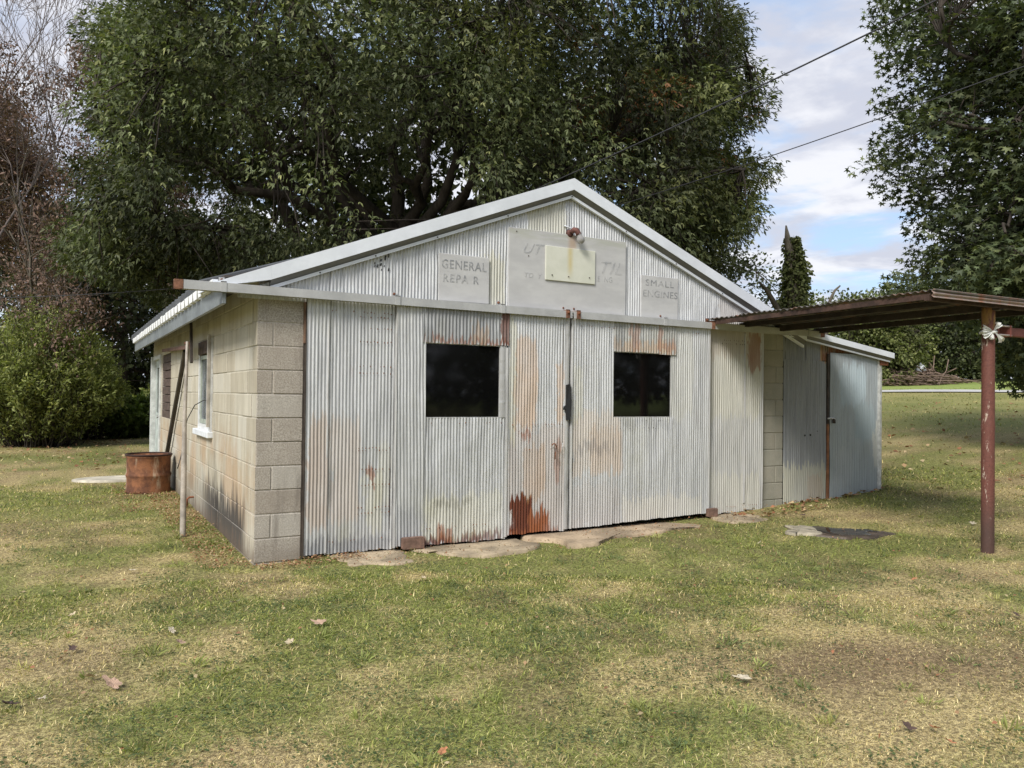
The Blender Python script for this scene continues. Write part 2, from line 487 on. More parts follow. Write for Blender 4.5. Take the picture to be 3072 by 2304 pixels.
bc = mixc(nt, math_(nt, 'MULTIPLY', mapr(nt, sx.outputs[2], .02, .22, 1, 0), .35), bc, (.13, .10, .075))
hgt = math_(nt, 'ADD', fine, math_(nt, 'MULTIPLY', mid, 1.5))
setv(nt, b, base=bc, rough=.93, spec=.2, normal=bump(nt, hgt, .55, .006))
M_block = m
M_mortar = M_block

BLD = empty('workshop_building', (0, 0, 0))
tag(BLD, 'old repair workshop of concrete block and corrugated metal with a low gable', 'building')

CH = .2032
def block_mesh():
    bm = bmesh.new(); bm_box(bm, -.5, .5, -.5, .5, -.5, .5)
    bmesh.ops.bevel(bm, geom=bm.edges[:], offset=.022, segments=1, affect='EDGES')
    return bm_to(bm, 'concrete_block')
BLOCK = block_mesh(); BLOCK.materials.append(M_block)

def add_block(parent, x0, x1, y0, y1, z0, z1):
    o = bpy.data.objects.new('concrete_block', BLOCK); COL.objects.link(o)
    o.parent = parent
    o.location = ((x0+x1)/2, (y0+y1)/2, (z0+z1)/2)
    o.scale = (x1-x0, y1-y0, z1-z0)
    return o

OPEN = [(2.28, 3.34, .99, 2.03), (6.22, 7.45, .99, 2.03), (7.60, 8.92, -1, 2.05)]
def core_wall():
    bm = bmesh.new()
    ys = sorted({.20, 9.0, *[o[0] for o in OPEN], *[o[1] for o in OPEN]})
    for a, c in zip(ys[:-1], ys[1:]):
        op = [o for o in OPEN if o[0] <= a+1e-6 and o[1] >= c-1e-6]
        z0, z1 = -.35, 2.438
        if not op: bm_box(bm, .007, .185, a, c, z0, z1)
        else:
            if op[0][2] > z0: bm_box(bm, .007, .185, a, c, z0, op[0][2])
            bm_box(bm, .007, .185, a, c, op[0][3], z1)
    bm_box(bm, .007, .385, .007, .195, -.35, 2.438)       # corner pier core
    return link('block_wall', bm_to(bm, 'block_wall'), M_mortar, BLD)
LW = core_wall()
J = .0048
for k in range(-1, 12):
    z0, z1 = k*CH+J, (k+1)*CH-J
    jx = lambda: random.uniform(-.003, .003)
    # corner pier
    if k % 2 == 0:
        add_block(LW, 0+jx(), .392, 0+jx(), .193, z0, z1); y = .203
    else:
        add_block(LW, 0+jx(), .128, 0+jx(), .393, z0, z1); add_block(LW, .138, .392, jx(), .193, z0, z1); y = .403
    # side wall
    zc = (z0+z1)/2
    segs = []
    ops = sorted([o for o in OPEN if o[2] < zc < o[3]])
    cur = y
    for o in ops:
        segs.append((cur, o[0])); cur = o[1]
    segs.append((cur, 9.0))
    for a, c in segs:
        p = a
        first = .2 if (k % 2 and a > 1) else .4064
        ln = first
        while p < c-.02:
            e = min(p+ln, c)
            if c-e < .07: e = c
            q = jx()
            add_block(LW, q, .18, p+J, e-J, z0, z1)
            p = e; ln = .4064
# right pier
RP = link('block_wall', (lambda bm: (bm_box(bm, 5.925, 6.30, .007, .19, -.3, 2.30), bm_box(bm, 6.115, 6.30, .19, 9.0, -.3, 2.40), bm_box(bm, .19, 6.11, 8.82, 9.0, -.3, 2.40), bm_to(bm, 'block_wall'))[-1])(bmesh.new()), M_mortar, BLD)
for k in range(-1, 11):
    z0, z1 = k*CH+J, (k+1)*CH-J
    jx = lambda: random.uniform(-.003, .003)
    if k % 2: add_block(RP, 5.918, 6.308, jx(), .193, z0, z1)
    else:
        add_block(RP, 5.918, 6.175, jx(), .193, z0, z1); add_block(RP, 6.185, 6.308, jx(), .193, z0, z1)

# ---- corrugated sheets
def corr(name, x0, x1, zb, zt, y, mat, parent, pitch=.032, amp=.0062, rows=14, seed=0, ragb=.0, ragt=0.0, bulge=.012, shear=0.0, axis='x', dent=0.006):
    """corrugated sheet, corrugations vertical, standing in the plane y (axis x) or x (axis y)"""
    n = max(8, int((x1-x0)/pitch*7))
    u = np.linspace(x0, x1, n); v = np.linspace(0, 1, rows)
    zb_ = zb(u) if callable(zb) else np.full(n, zb, float)
    zt_ = zt(u) if callable(zt) else np.full(n, zt, float)
    zb_ = zb_ + ragb*(fbm(u*11+seed, u*0+seed, 4)-.5)*2
    zt_ = zt_ + ragt*(fbm(u*9+seed, u*0+seed+3, 4)-.5)*2
    U, W = np.meshgrid(u, v, indexing='ij')
    Z = zb_[:, None]*(1-W) + zt_[:, None]*W
    wig = (fbm(U*3.1+seed, Z*2.3+seed, 9)-.5)*.010
    ph = 2*np.pi*(U+wig+shear*Z)/pitch
    prof = np.cos(ph)
    prof = np.sign(prof)*np.abs(prof)**.85
    Y = y + amp*prof + (fbm(U*2.2+seed*1.7, Z*1.6-seed, 21)-.5)*2*bulge + (fbm(U*14+seed, Z*7+seed, 31)-.5)*2*dent
    if axis == 'x': V = np.stack([U, Y, Z], -1).reshape(-1, 3)
    else: V = np.stack([Y, U, Z], -1).reshape(-1, 3)
    i, j = np.meshgrid(np.arange(n-1), np.arange(rows-1), indexing='ij')
    a = (i*rows+j).ravel()
    F = np.stack([a, a+rows, a+rows+1, a+1], -1)
    return link(name, fast(name, V, F), mat, parent, True)

def nails(parent, x0, x1, zs, y, pitch=.032, every=1, mat=None, r=.0052, jitz=.004, skip=.25):
    V = []; F = []
    for z in zs:
        x = math.ceil(x0/pitch)*pitch + pitch/2
        while x < x1:
            if random.random() > skip:
                zz = z+random.uniform(-jitz, jitz); rr = r*random.uniform(.7, 1.3)
                b0 = len(V)
                for q in range(6):
                    a = q*math.pi/3
                    V.append((x+rr*math.cos(a), y-.0035, zz+rr*1.25*math.sin(a))); 
                for q in range(6):
                    a = q*math.pi/3
                    V.append((x+rr*.5*math.cos(a), y-.006, zz+rr*.6*math.sin(a)))
                for q in range(6):
                    F.append((b0+q, b0+(q+1) % 6, b0+6+(q+1) % 6, b0+6+q))
                F.append(tuple(b0+6+q for q in range(6)))
            x += pitch*every
    o = link('nail_heads', pym('nail_heads', V, F), mat or M_rust, parent)
    o['kind'] = 'stuff'
    return o

ST_A = [(.42, .62, .25, 1.22, (.42, .34, .27), .75, .04, .12), (.62, .90, .30, 1.22, (.44, .37, .30), .6, .05, .15), (.95, 1.12, .20, .75, PALE, 0.42), (.40, 1.2, .0, .16, SMEAR, .55), (.98, 1.04, .62, .78, RUST, 0.68, .02), (1.05, 1.19, .45, 1.0, PALE, 0.30)]
ST_C = [(1.48, 2.32, .02, .115, DARKRUST, .9, .05, .03), (1.55, 2.0, .38, .46, SMEAR, .55, .06, .03), (1.50, 2.33, .08, .50, PALE, 0.45), (1.2, 1.48, .02, .4, SMEAR, .3), (1.62, 1.80, .05, .2, RUST, 0.68, .04, .05)]
ST_P1 = [(1.45, 2.36, 1.90, 1.955, RUST, 0.72, .04, .02), (2.28, 2.37, 1.9, 2.3, DARKRUST, .85, .02, .05), (1.95, 2.15, 1.92, 2.1, ORANGE, 0.40), (1.45, 2.2, 1.9, 2.25, SMEAR, .25)]
ST_D = [(2.36, 3.06, .05, 1.12, TAN, 0.39), (2.44, 2.70, 1.10, 2.02, ORANGE, 0.54, .06, .12), (2.36, 2.46, 1.0, 2.2, PALE, 0.48), (2.40, 2.66, .0, .46, DARKRUST, 1.35, .05, .06), (2.60, 2.86, .0, .30, RUST, 1.02, .06, .08), (2.55, 2.80, .4, .95, ORANGE, 0.36), (2.52, 2.62, 1.0, 1.10, RUST, 0.81, .03, .03), (2.36, 2.98, .0, .12, RUST, 0.77), (2.93, 3.02, 1.15, 1.75, ORANGE, 0.50, .03, .1), (2.90, 2.99, .6, 1.0, RUST, 0.42, .03, .08)]
ST_E = [(3.12, 3.75, .62, 1.26, (.52, .42, .31), .45, .09, .08), (3.35, 3.85, .62, 1.1, ORANGE, 0.20, .08), (3.18, 3.60, .84, .95, SMEAR, .30, .05, .04), (3.1, 3.75, .08, .52, TAN, 0.23), (3.12, 3.25, 1.2, 1.75, PALE, 0.42)]
ST_F = [(3.75, 4.9, .08, .36, (.50, .47, .38), .5), (3.8, 4.5, 1.08, 1.20, SMEAR, .25, .06, .03), (4.3, 4.75, 1.2, 2.2, PALE, 0.21)]
ST_P2 = [(3.63, 4.48, 1.91, 2.03, ORANGE, 0.40, .05, .04), (3.85, 3.98, 1.9, 2.25, RUST, 0.47, .03), (4.2, 4.3, 1.9, 2.2, RUST, 0.51, .03), (4.33, 4.48, 1.92, 2.08, RUST, 0.42, .03), (3.63, 3.78, 1.9, 2.2, SMEAR, .4)]
ST_H = [(5.0, 5.86, 1.9, 2.35, RUST, 0.30, .06, .1), (5.0, 5.86, 1.2, 2.3, PALE, 0.36), (5.65, 5.86, 1.75, 2.2, RUST, 0.64, .05), (5.0, 5.86, .1, .55, PALE, 0.30)]
ST_G = [(1.0, 1.32, 2.55, 2.80, BLACK, .0), (2.1, 2.36, 2.2, 2.8, PALE, 0.48), (2.6, 3.06, 2.95, 3.5, PALE, 0.42), (5.2, 6.2, 2.2, 2.75, TAN, 0.27)]
GALV = (.63, .64, .645)
M_A = metal_mat('galvanised_sheet_side', GALV, ST_A)
M_C = metal_mat('galvanised_sheet_door', GALV, ST_C)
M_P1 = metal_mat('dull_patch_sheet', (.42, .43, .43), ST_P1, dark=(.20, .21, .22))
M_D = metal_mat('rust_stained_sheet', GALV, ST_D, green=.5)
M_E = metal_mat('galvanised_sheet_right_door', GALV, ST_E)
M_F = metal_mat('galvanised_sheet_pale', GALV, ST_F)
M_P2 = metal_mat('rusty_patch_sheet', (.47, .47, .44), ST_P2, dark=(.26, .27, .27), green=.7)
M_H = metal_mat('galvanised_sheet_shaded', (.60, .60, .585), ST_H, green=.35)
M_G = metal_mat('galvanised_gable_sheet', GALV, ST_G[1:], green=.3)
M_L = metal_mat('dull_leanto_sheet', (.30, .315, .33), [(6.3, 7.15, .1, .62, PALE, .5), (6.75, 7.05, .1, .5, TAN, .4), (7.0, 7.15, 1.9, 2.2, ORANGE, .9)], dark=(.17, .18, .195), metal=.35, rough=.5, green=.15)
M_L2 = metal_mat('blue_grey_leanto_sheet', (.36, .40, .42), [(7.3, 7.85, 1.35, 1.9, (.40, .50, .55), .55, .1, .15), (7.6, 8.05, .9, 1.4, (.30, .38, .40), .5, .1, .15), (7.2, 7.6, .3, .8, (.45, .46, .44), .4, .1, .15), (8.0, 8.3, .5, 1.1, (.55, .54, .46), .6, .05, .1)], dark=(.25, .275, .29), metal=.35, rough=.45, green=.1)  # last patch paints the sunlit lower right corner into the colour
M_strip = metal_mat('crinkled_edge_strip', (.55, .55, .54), [], dark=(.26, .26, .26), metal=.3)

def edge_strip(x0, x1, z0, z1, y, parent, mat=None, seed=0):
    n = 26; zs = np.linspace(z0, z1, n)
    V = []; F = []
    for k, z in enumerate(zs):
        w = (float(fbm(z*6+seed, seed, 3))-.5)*.012
        d = (float(fbm(z*14+seed, seed+5, 7))-.5)*.010
        V += [(x0+w, y-.002+d, z), ((x0+x1)/2+w*.5, y-.009+d*.6, z), (x1+w*.7, y-.002-d*.5, z), (x1+w*.7, y+.03, z), (x0+w, y+.03, z)]
    for k in range(n-1):
        for q in range(5):
            a = k*5+q; b2 = k*5+(q+1) % 5
            F.append((a, b2, b2+5, a+5))
    F.append((0, 1, 2, 3, 4)); F.append(tuple((n-1)*5+q for q in (4, 3, 2, 1, 0)))
    return link('edge_strip', pym('edge_strip', V, F), mat or M_strip, parent)

def frame_mesh(name, boxes, mat, parent):
    bm = bmesh.new()
    for bx in boxes: bm_box(bm, *bx)
    return link(name, bm_to(bm, name), mat, parent)

YS, YD = -.045, -.100
box('light_block_panel', .388, 5.92, .12, .14, -.1, 2.36, M_void, BLD)  # unseen dark sheet added to stop light coming through the door gaps
box('jamb_board', .386, .412, -.03, .06, 1.86, 2.30, plain('brown_jamb', (.16, .095, .06), .85, 0, .4, 9), BLD, .003, .003)
box('jamb_board', .386, .400, -.01, .06, -.1, 1.858, M_dark, BLD)
# fixed side panel left of the doors
SP = frame_mesh('side_panel', [(.40, .44, -.035, .0, .02, 2.3), (1.17, 1.21, -.035, 0, .02, 2.3), (.44, 1.17, -.03, -.002, 1.0, 1.08), (.44, 1.17, -.03, -.002, 2.1, 2.2)], M_dark, BLD)
s1 = corr('corrugated_sheet', .402, .60,   .045, 2.31, YS-.012, M_A, SP, seed=1, ragb=.012)
s2 = corr('corrugated_sheet', .585, 1.26, .035, 2.31, YS, M_A, SP, seed=2, ragb=.012, ragt=.01)
edge_strip(.585, .603, .05, 2.2, YS-.008, SP, seed=3)
nails(SP, .85, 1.19, [1.62, 1.68, .93, .95, .76, .62, .42, .37, 1.9, 2.02, 2.12], YS-.005)
nails(SP, .42, 1.19, [.14, 2.16], YS-.005, skip=.55)

# sliding door, left leaf
D1 = frame_mesh('sliding_door', [(1.22, 1.28, -.09, -.05, .06, 2.28), (3.0, 3.06, -.09, -.05, .08, 2.28), (1.28, 1.475, -.085, -.055, 1.02, 1.12), (2.29, 3.0, -.085, -.055, 1.02, 1.12), (1.28, 3.0, -.085, -.055, .16, .24), (1.28, 3.0, -.085, -.055, 2.1, 2.2), (1.43, 1.485, -.088, -.052, 1.12, 2.0), (2.275, 2.33, -.088, -.052, 1.12, 2.0)], M_dark, BLD)
corr('corrugated_sheet', 1.205, 1.492, .055, 2.27, YD-.002, M_C, D1, seed=4, ragb=.008, shear=.02)
corr('corrugated_sheet', 1.487, 2.345, .045, 1.222, YD, M_C, D1, seed=5, ragb=.016, rows=18)
p1 = corr('patch_sheet', 1.45, 2.36, 1.915, 2.245, YD-.013, M_P1, D1, seed=6, pitch=.036, ragb=.008, dent=.005)
edge_strip(2.272, 2.345, 1.222, 1.915, YD-.002, D1, seed=7)
corr('corrugated_sheet', 2.36, 3.045, .075, 2.245, YD+.002, M_D, D1, seed=8, ragb=.014)
edge_strip(2.335, 2.368, .06, 1.9, YD-.006, D1, seed=9)
edge_strip(3.025, 3.075, .085, 2.24, YD-.001, D1, seed=10)
edge_strip(1.198, 1.215, .05, 2.25, YD-.001, D1, seed=11)
nails(D1, 1.5, 2.3, [1.17, .2], YD-.004, skip=.6); nails(D1, 2.4, 3.0, [1.15, .9], YD-.003, skip=.6)

# sliding door, right leaf
D2 = frame_mesh('sliding_door', [(3.12, 3.17, -.09, -.05, .08, 2.28), (4.93, 4.98, -.09, -.05, .12, 2.28), (3.17, 3.62, -.085, -.055, 1.02, 1.12), (4.43, 4.93, -.085, -.055, 1.02, 1.12), (3.17, 4.93, -.085, -.055, .18, .26), (3.17, 4.93, -.085, -.055, 2.1, 2.2), (3.58, 3.632, -.088, -.052, 1.12, 2.0), (4.425, 4.48, -.088, -.052, 1.12, 2.0)], M_dark, BLD)
corr('corrugated_sheet', 3.112, 3.637, lambda u: .085+.01*(u-3.1), 2.235, YD, M_E, D2, seed=12, ragb=.008)
corr('corrugated_sheet', 3.637, 3.78, lambda u: .09+.018*(u-3.1), 1.218, YD, M_E, D2, seed=13, ragb=.008)
corr('corrugated_sheet', 3.755, 4.435, lambda u: .09+.02*(u-3.1), 1.216, YD-.004, M_F, D2, seed=14, ragb=.008)
corr('corrugated_sheet', 4.425, 5.0, lambda u: .09+.02*(u-3.1), 2.235, YD-.001, M_F, D2, seed=15, ragb=.006)
corr('patch_sheet', 3.63, 4.27, 1.915, 2.235, YD-.012, M_P2, D2, seed=16, pitch=.036, ragb=.006, dent=.005)
corr('patch_sheet', 4.25, 4.49, 1.905, 2.235, YD-.016, M_P2, D2, seed=17, pitch=.036, ragb=.006, dent=.005)
edge_strip(3.098, 3.125, .085, 2.22, YD-.004, D2, seed=18)
edge_strip(4.985, 5.005, .125, 2.22, YD-.003, D2, seed=19)
nails(D2, 3.7, 4.4, [1.10, 1.18], YD-.004, skip=.35, mat=M_dark); nails(D2, 3.15, 4.95, [2.16], YD-.004, skip=.6)

# black rubber flap and hooks at the meeting edge
fl = pym('rubber_flap', [(3.03, -.125, 1.55), (3.075, -.13, 1.56), (3.085, -.135, 1.38), (3.075, -.14, 1.20), (3.035, -.132, 1.19), (3.028, -.125, 1.30), (3.0, -.12, 1.295), (3.005, -.12, 1.33), (3.03, -.122, 1.345)] +
         [(3.03, -.112, 1.55), (3.075, -.112, 1.56), (3.085, -.112, 1.38), (3.075, -.112, 1.20), (3.035, -.112, 1.19), (3.028, -.112, 1.30), (3.0, -.112, 1.295), (3.005, -.112, 1.33), (3.03, -.112, 1.345)],
         [tuple(range(9)), tuple(range(17, 8, -1))]+[(i, (i+1) % 9, 9+(i+1) % 9, 9+i) for i in range(9)])
link('rubber_flap', fl, plain('black_rubber', (.012, .012, .013), .6), D1)
tube('door_hook', [(2.865, -.12, .94), (2.87, -.135, .955), (2.89, -.14, .957), (2.905, -.14, .93), (2.897, -.137, .86), (2.893, -.137, .80)], .006, M_rust, D1)
tube('door_hook', [(2.985, -.12, .95), (2.985, -.135, .96), (2.975, -.14, .92), (2.972, -.138, .86)], .005, M_strip, D1)

# glazing
m, nt, b = newmat('dark_window_glass')
co = objco(nt)
dust = noise(nt, co, 55, 3, .7); sm = noise(nt, co, 3, 4, .6)
setv(nt, b, base=mixc(nt, mapr(nt, dust, .70, .77, 0, .35), (.004, .004, .004), (.30, .30, .29)), rough=mapr(nt, sm, .3, .7, .02, .07), spec=.42)
M_glass = m
def window(parent, x0, x1, z0, z1, y, right_post=False):
    p = box('window_pane', x0-.01, x1+.01, y+.012, y+.018, z0-.01, z1+.01, M_glass, parent)
    f = frame_mesh('window_frame', [(x0-.016, x0, y, y+.03, z0-.012, z1+.012), (x1, x1+.014, y, y+.03, z0-.012, z1+.012), (x0, x1, y, y+.03, z1, z1+.012), (x0, x1, y, y+.03, z0-.012, z0)], M_strip, parent)
window(D1, 1.495, 2.268, 1.226, 1.908, -.098)
window(D2, 3.642, 4.424, 1.224, 1.908, -.098)

# fixed side panel right of the doors
SR = frame_mesh('side_panel', [(4.98, 5.02, -.035, 0, .1, 2.3), (5.86, 5.90, -.035, 0, .1, 2.3), (5.02, 5.86, -.03, -.002, 1.0, 1.08), (5.02, 5.86, -.03, -.002, 2.1, 2.2)], M_dark, BLD)
corr('corrugated_sheet', 4.97, 5.62, .10, 2.30, YS, M_H, SR, seed=20, ragb=.012)
corr('corrugated_sheet', 5.60, 5.905, .115, 2.30, YS-.006, M_H, SR, seed=21, ragb=.014)
edge_strip(5.592, 5.612, .2, 2.2, YS-.010, SR, seed=22)
nails(SR, 5.2, 5.9, [2.07, 2.11], YS-.006, skip=.3, mat=M_dark); nails(SR, 5.05, 5.88, [.17], YS-.006, skip=.3)

# ---- gable
PKX, PKZ = 3.10, 3.667
SL, SRt = .3885, .401
roofz = lambda x: np.where(np.asarray(x) < PKX, PKZ-SL*(PKX-np.asarray(x)), PKZ-SRt*(np.asarray(x)-PKX))
GW = frame_mesh('gable_gap_backing', [(.2, 6.1, .02, .10, 2.24, 2.40)], M_dark, BLD)  # unseen header added behind the sheets so that gaps show dark
gv = [(0.1, .05, 2.40), (6.15, .05, 2.40), (PKX, .05, 3.52), (.1, .10, 2.40), (6.15, .10, 2.40), (PKX, .10, 3.52)]
link('gable_boarding', pym('gable_boarding', gv, [(0, 1, 2), (5, 4, 3), (0, 3, 4, 1), (1, 4, 5, 2), (2, 5, 3, 0)]), M_dark, BLD)
seams = [-.16, .62, 1.18, 1.86, 2.52, 3.09, 3.76, 4.42, 5.06, 5.72, 6.34]
for k, (a, c) in enumerate(zip(seams[:-1], seams[1:])):
    corr('corrugated_sheet', a-.012, c+.012, lambda u: np.minimum(2.22, roofz(u)-.16), lambda u: roofz(u)-.13, -.030-(k % 2)*.005, M_G, BLD, seed=30+k, rows=12)
# black scribble on the gable sheets: peeled tar marks
tar = plain('peeling_tar', (.018, .018, .018), .7)
V = []; F = []
for k in range(34):
    x = random.choice([1.005, 1.037, 1.069, 1.101, 1.133])+random.uniform(-.006, .006); z = 2.66+random.uniform(-.11, .10); w = random.uniform(.004, .010); hh = random.uniform(.012, .035)
    b0 = len(V)
    for (dx, dz) in ((-w, -hh*.4), (w*.5, -hh*.5), (w, hh*.3), (-w*.3, hh*.5)):
        V.append((x+dx, -.0475, z+dz))
    for (dx, dz) in ((-w, -hh*.4), (w*.5, -hh*.5), (w, hh*.3), (-w*.3, hh*.5)):
        V.append((x+dx, -.034, z+dz))
    F += [(b0, b0+1, b0+2, b0+3)]+[(b0+i, b0+(i+1) % 4, b0+4+(i+1) % 4, b0+4+i) for i in range(4)]
link('tar_marks', pym('tar_marks', V, F), tar, BLD)['kind'] = 'stuff'

def rake(name, x0, x1, ztop, d0, d1, ya0, ya1, yb0, yb1, mat, parent, d1s=None):
    """board following the roof line; top edge at ztop-d0 from y ya0..ya1, bottom edge at ztop-d1 from y yb0..yb1"""
    V = []
    for x in (x0, x1):
        z = float(ztop(x))
        dd = d1s if (d1s is not None and x == x0) else d1
        V += [(x, ya0, z-d0), (x, ya1, z-d0), (x, yb1, z-dd), (x, yb0, z-dd)]
    return link(name, pym(name, V, [(0, 1, 2, 3), (7, 6, 5, 4), (0, 4, 5, 1), (1, 5, 6, 2), (2, 6, 7, 3), (3, 7, 4, 0)]), mat, parent)
for (a, c) in ((-.37, PKX), (PKX, 6.58)):
    zt = (lambda x: PKZ-SL*(PKX-x)) if a < 3 else (lambda x: PKZ-SRt*(x-PKX))
    if a < 0:
        rake('rake_fascia', a, .08, zt, 0, .118, -.125, .80, -.125, -.09, M_white, BLD, d1s=.035)
        a = .0805
    rake('rake_fascia', a, c, zt, 0, .118, -.125, .80, -.125, -.09, M_white, BLD)
    rake('rake_soffit', a, c, zt, .1185, .166, -.118, -.06, -.070, -.055, M_greytrim, BLD)
    rake('rake_trim', a, c, zt, .1665, .196, -.082, -.05, -.082, -.05, M_white, BLD)
for x in (.5, 1.0, 1.6, 2.35, 3.1, 3.8, 4.5, 5.2, 5.9):
    z = float(roofz(x))-.181
    tube('trim_screw', [(x, -.081, z), (x, -.087, z)], .007, M_dark, BLD, 6)

# ---- roof
def roof_slope(sign):
    # eave x, ridge x
    xe, xr = (-.345, PKX) if sign < 0 else (6.62, PKX)
    ze, zr = (2.440, 3.580) if sign < 0 else (2.32, 3.580)
    prof = []
    y = .78; k = 0
    while y < 9.45:
        prof += [(y, 0), (y+.10, 0), (y+.125, .022), (y+.175, .022), (y+.20, 0)]
        y += .30
    prof.append((9.45, 0))
    n = len(prof)
    V = []; F = []
    for (x, z) in ((xe, ze), (xr, zr)):
        for (yy, d) in prof: V.append((x, yy, z+d))
        for (yy, d) in prof: V.append((x, yy, z+d-.072))
    for i in range(n-1):
        F.append((i, i+1, 2*n+i+1, 2*n+i)); F.append((n+i, 3*n+i, 3*n+i+1, n+i+1)); F.append((i, n+i, n+i+1, i+1))
    F.append((0, 2*n, 3*n, n)); F.append((n-1, 2*n-1, 4*n-1, 3*n-1))
    return link('roof', pym('roof', V, F), M_roof, BLD)
RL = roof_slope(-1); RR = roof_slope(1)
box('front_filler', -.30, 6.5, .30, .345, 2.30, 2.36, M_dark, BLD)  # unseen filler box laid across inside the front
tube('ridge_cap', [(PKX, .80, 3.585), (PKX, 9.45, 3.585)], .03, M_roof, RL, 8)

EF = box('eave_fascia', -.305, -.275, -.122, 9.12, 2.150, 2.312, M_eave, BLD, .003)
bm = bmesh.new()
vs = [bm.verts.new(p) for p in ((-.030, -.100, -.012), (.012, -.100, -.012), (.012, .100, -.012), (-.030, .100, -.012), (-.034, -.136, .070), (.012, -.136, .070), (.012, .136, .070), (-.034, .136, .070))]
for f in ((0,3,2,1),(4,5,6,7),(0,1,5,4),(1,2,6,5),(2,3,7,6),(3,0,4,7)): bm.faces.new([vs[i] for i in f])
CLM = bm_to(bm, 'closure_block'); CLM.materials.append(M_closure)
for k in range(30):
    o = bpy.data.objects.new('closure_block', CLM); COL.objects.link(o); o.parent = EF
    o.location = (-.312, .26+.3*k, 2.313+random.uniform(-.004, .004)); o.scale = (1, random.uniform(.92, 1.05), random.uniform(.9, 1.1))
for k in range(16):
    y = .12+.6*k
    if y < 9: bar('rafter', (-.27, y, 2.335), (.4, y, 2.335+.375*.67), .04, .085, M_dark, BLD)
box('soffit_board', -.27, .0, 0.0, 9.05, 2.385, 2.40, M_dark, BLD)

# ---- sliding door track
TS = (2.289-2.327)/(6.87+.66)
def rail(x0, x1, dy=0.0):
    z0 = 2.318+TS*(x0+.66)*.9; z1 = 2.318+TS*(x1+.66)*.9
    # C-shaped box rail
    prof = [(-.150, 0), (-.075, 0), (-.075, -.072), (-.088, -.072), (-.088, -.060), (-.094, -.012), (-.134, -.012), (-.139, -.060), (-.139, -.072), (-.150, -.072)]
    n = len(prof)
    V = [(x0, y+dy, z0+z) for y, z in prof]+[(x1, y+dy, z1+z) for y, z in prof]
    F = [(i, (i+1) % n, n+(i+1) % n, n+i) for i in range(n)]+[tuple(range(n))[::-1], tuple(range(n, 2*n))]
    return link('track_rail', pym('track_rail', V, F), M_rail, BLD)
M_railrust = plain('rusted_rail_end', (.21, .10, .06), .85, .1, .5, 16, .5)
R1 = rail(-.60, 1.20, -.003); R0 = rail(-.668, -.602, -.003)
R0.data.materials.clear(); R0.data.materials.append(M_railrust)
R2 = rail(1.203, 3.075); R3 = rail(3.10, 6.80); 
R4 = rail(6.80, 6.875, -.002); R4.data.materials.clear(); R4.data.materials.append(M_railrust)
for x in (-.30, 1.19, 2.27, 3.02, 3.15, 4.30, 5.0, 6.6):
    z = 2.318+TS*(x+.66)*.9
    rb = frame_mesh('rail_bracket', [(x-.022, x+.022, -.158, -.1505, z-.075, z+.012), (x-.022, x+.022, -.158, -.035, z+.003, z+.009), (x-.022, x+.022, -.047, -.041, z+.009, z+.055)], M_rail if x not in (3.02, 3.15, 5.0) else M_railrust, BLD)
    tube('bolt', [(x, -.047, z+.036), (x, -.066, z+.036)], .011, M_rust, rb, 6)
    if x in (3.02, 3.15): tube('bolt', [(x, -.158, z-.02), (x, -.172, z-.02)], .012, M_rust, rb, 6)

# ---- side window, boarded window, side door
WF = frame_mesh('side_window', [(-.02, .10, 2.285, 2.355, 1.0, 2.03), (.0, .10, 3.26, 3.335, 1.0, 2.03), (-.005, .10, 2.355, 3.26, 1.0, 1.06)], plain('peeling_white_paint', (.66, .67, .66), .6, 0, .2, 12), BLD)
frame_mesh('window_sash', [(.012, .05, 2.36, 2.40, 1.065, 1.86), (.012, .05, 3.20, 3.255, 1.065, 1.86), (.012, .05, 2.40, 3.20, 1.065, 1.115), (.012, .05, 2.40, 3.20, 1.815, 1.86)], plain('greenish_sash_paint', (.36, .40, .34), .6, 0, .2, 10), WF)
m, nt, b = newmat('sky_tinted_side_glass')
co = objco(nt); dn = noise(nt, mapping(nt, co, (6, 6, 3)), 1, 5, .65)
setv(nt, b, base=mixc(nt, mapr(nt, dn, .4, .75), (.10, .11, .13), (.30, .32, .36)), rough=mapr(nt, dn, .3, .7, .08, .35), spec=.5)  # grey-blue of the reflected sky put into the pane colour
box('window_pane', .026, .032, 2.40, 3.20, 1.115, 1.815, m, WF)
box('window_sill', -.055, .10, 2.24, 3.36, .93, .998, plain('white_sill_paint', (.74, .77, .80), .5, 0, .1, 14), WF, .006)
box('header_board', -.018, .08, 2.37, 3.27, 1.87, 2.02, M_brownboard, WF, .006)
box('frame_strip', -.055, -.021, 2.285, 2.33, 1.05, 2.06, plain('pale_weathered_strip', (.42, .39, .34), .8, 0, .3, 7), WF, .004)
BW = frame_mesh('boarded_window', [(.06, .12, 6.23, 7.44, 1.0, 2.02)], M_dark, BLD)
for k in range(8):
    z = 1.0+k*.128
    box('plank', .01+random.uniform(-.008, .008), .058, 6.24, 7.43, z+.004, z+.122, M_brownboard, BW, .004)
M_doorpaint = plain('pale_green_door_paint', (.43, .48, .45), .6, 0, .25, 5)
SD = frame_mesh('side_door', [(.03, .075, 7.72, 8.80, .02, 1.05), (.03, .075, 7.72, 7.90, 1.05, 1.98), (.03, .075, 8.62, 8.80, 1.05, 1.98), (.03, .075, 7.90, 8.62, 1.85, 1.98)], M_doorpaint, BLD)
frame_mesh('door_frame', [(-.02, .10, 7.60, 7.715, -.05, 2.05), (-.05, .10, 8.805, 8.92, -.05, 2.05), (-.02, .10, 7.715, 8.805, 1.985, 2.05)], plain('worn_white_frame', (.60, .62, .60), .6, 0, .25, 7), SD)
box('door_glass', .045, .052, 7.90, 8.62, 1.05, 1.85, M_glass, SD)
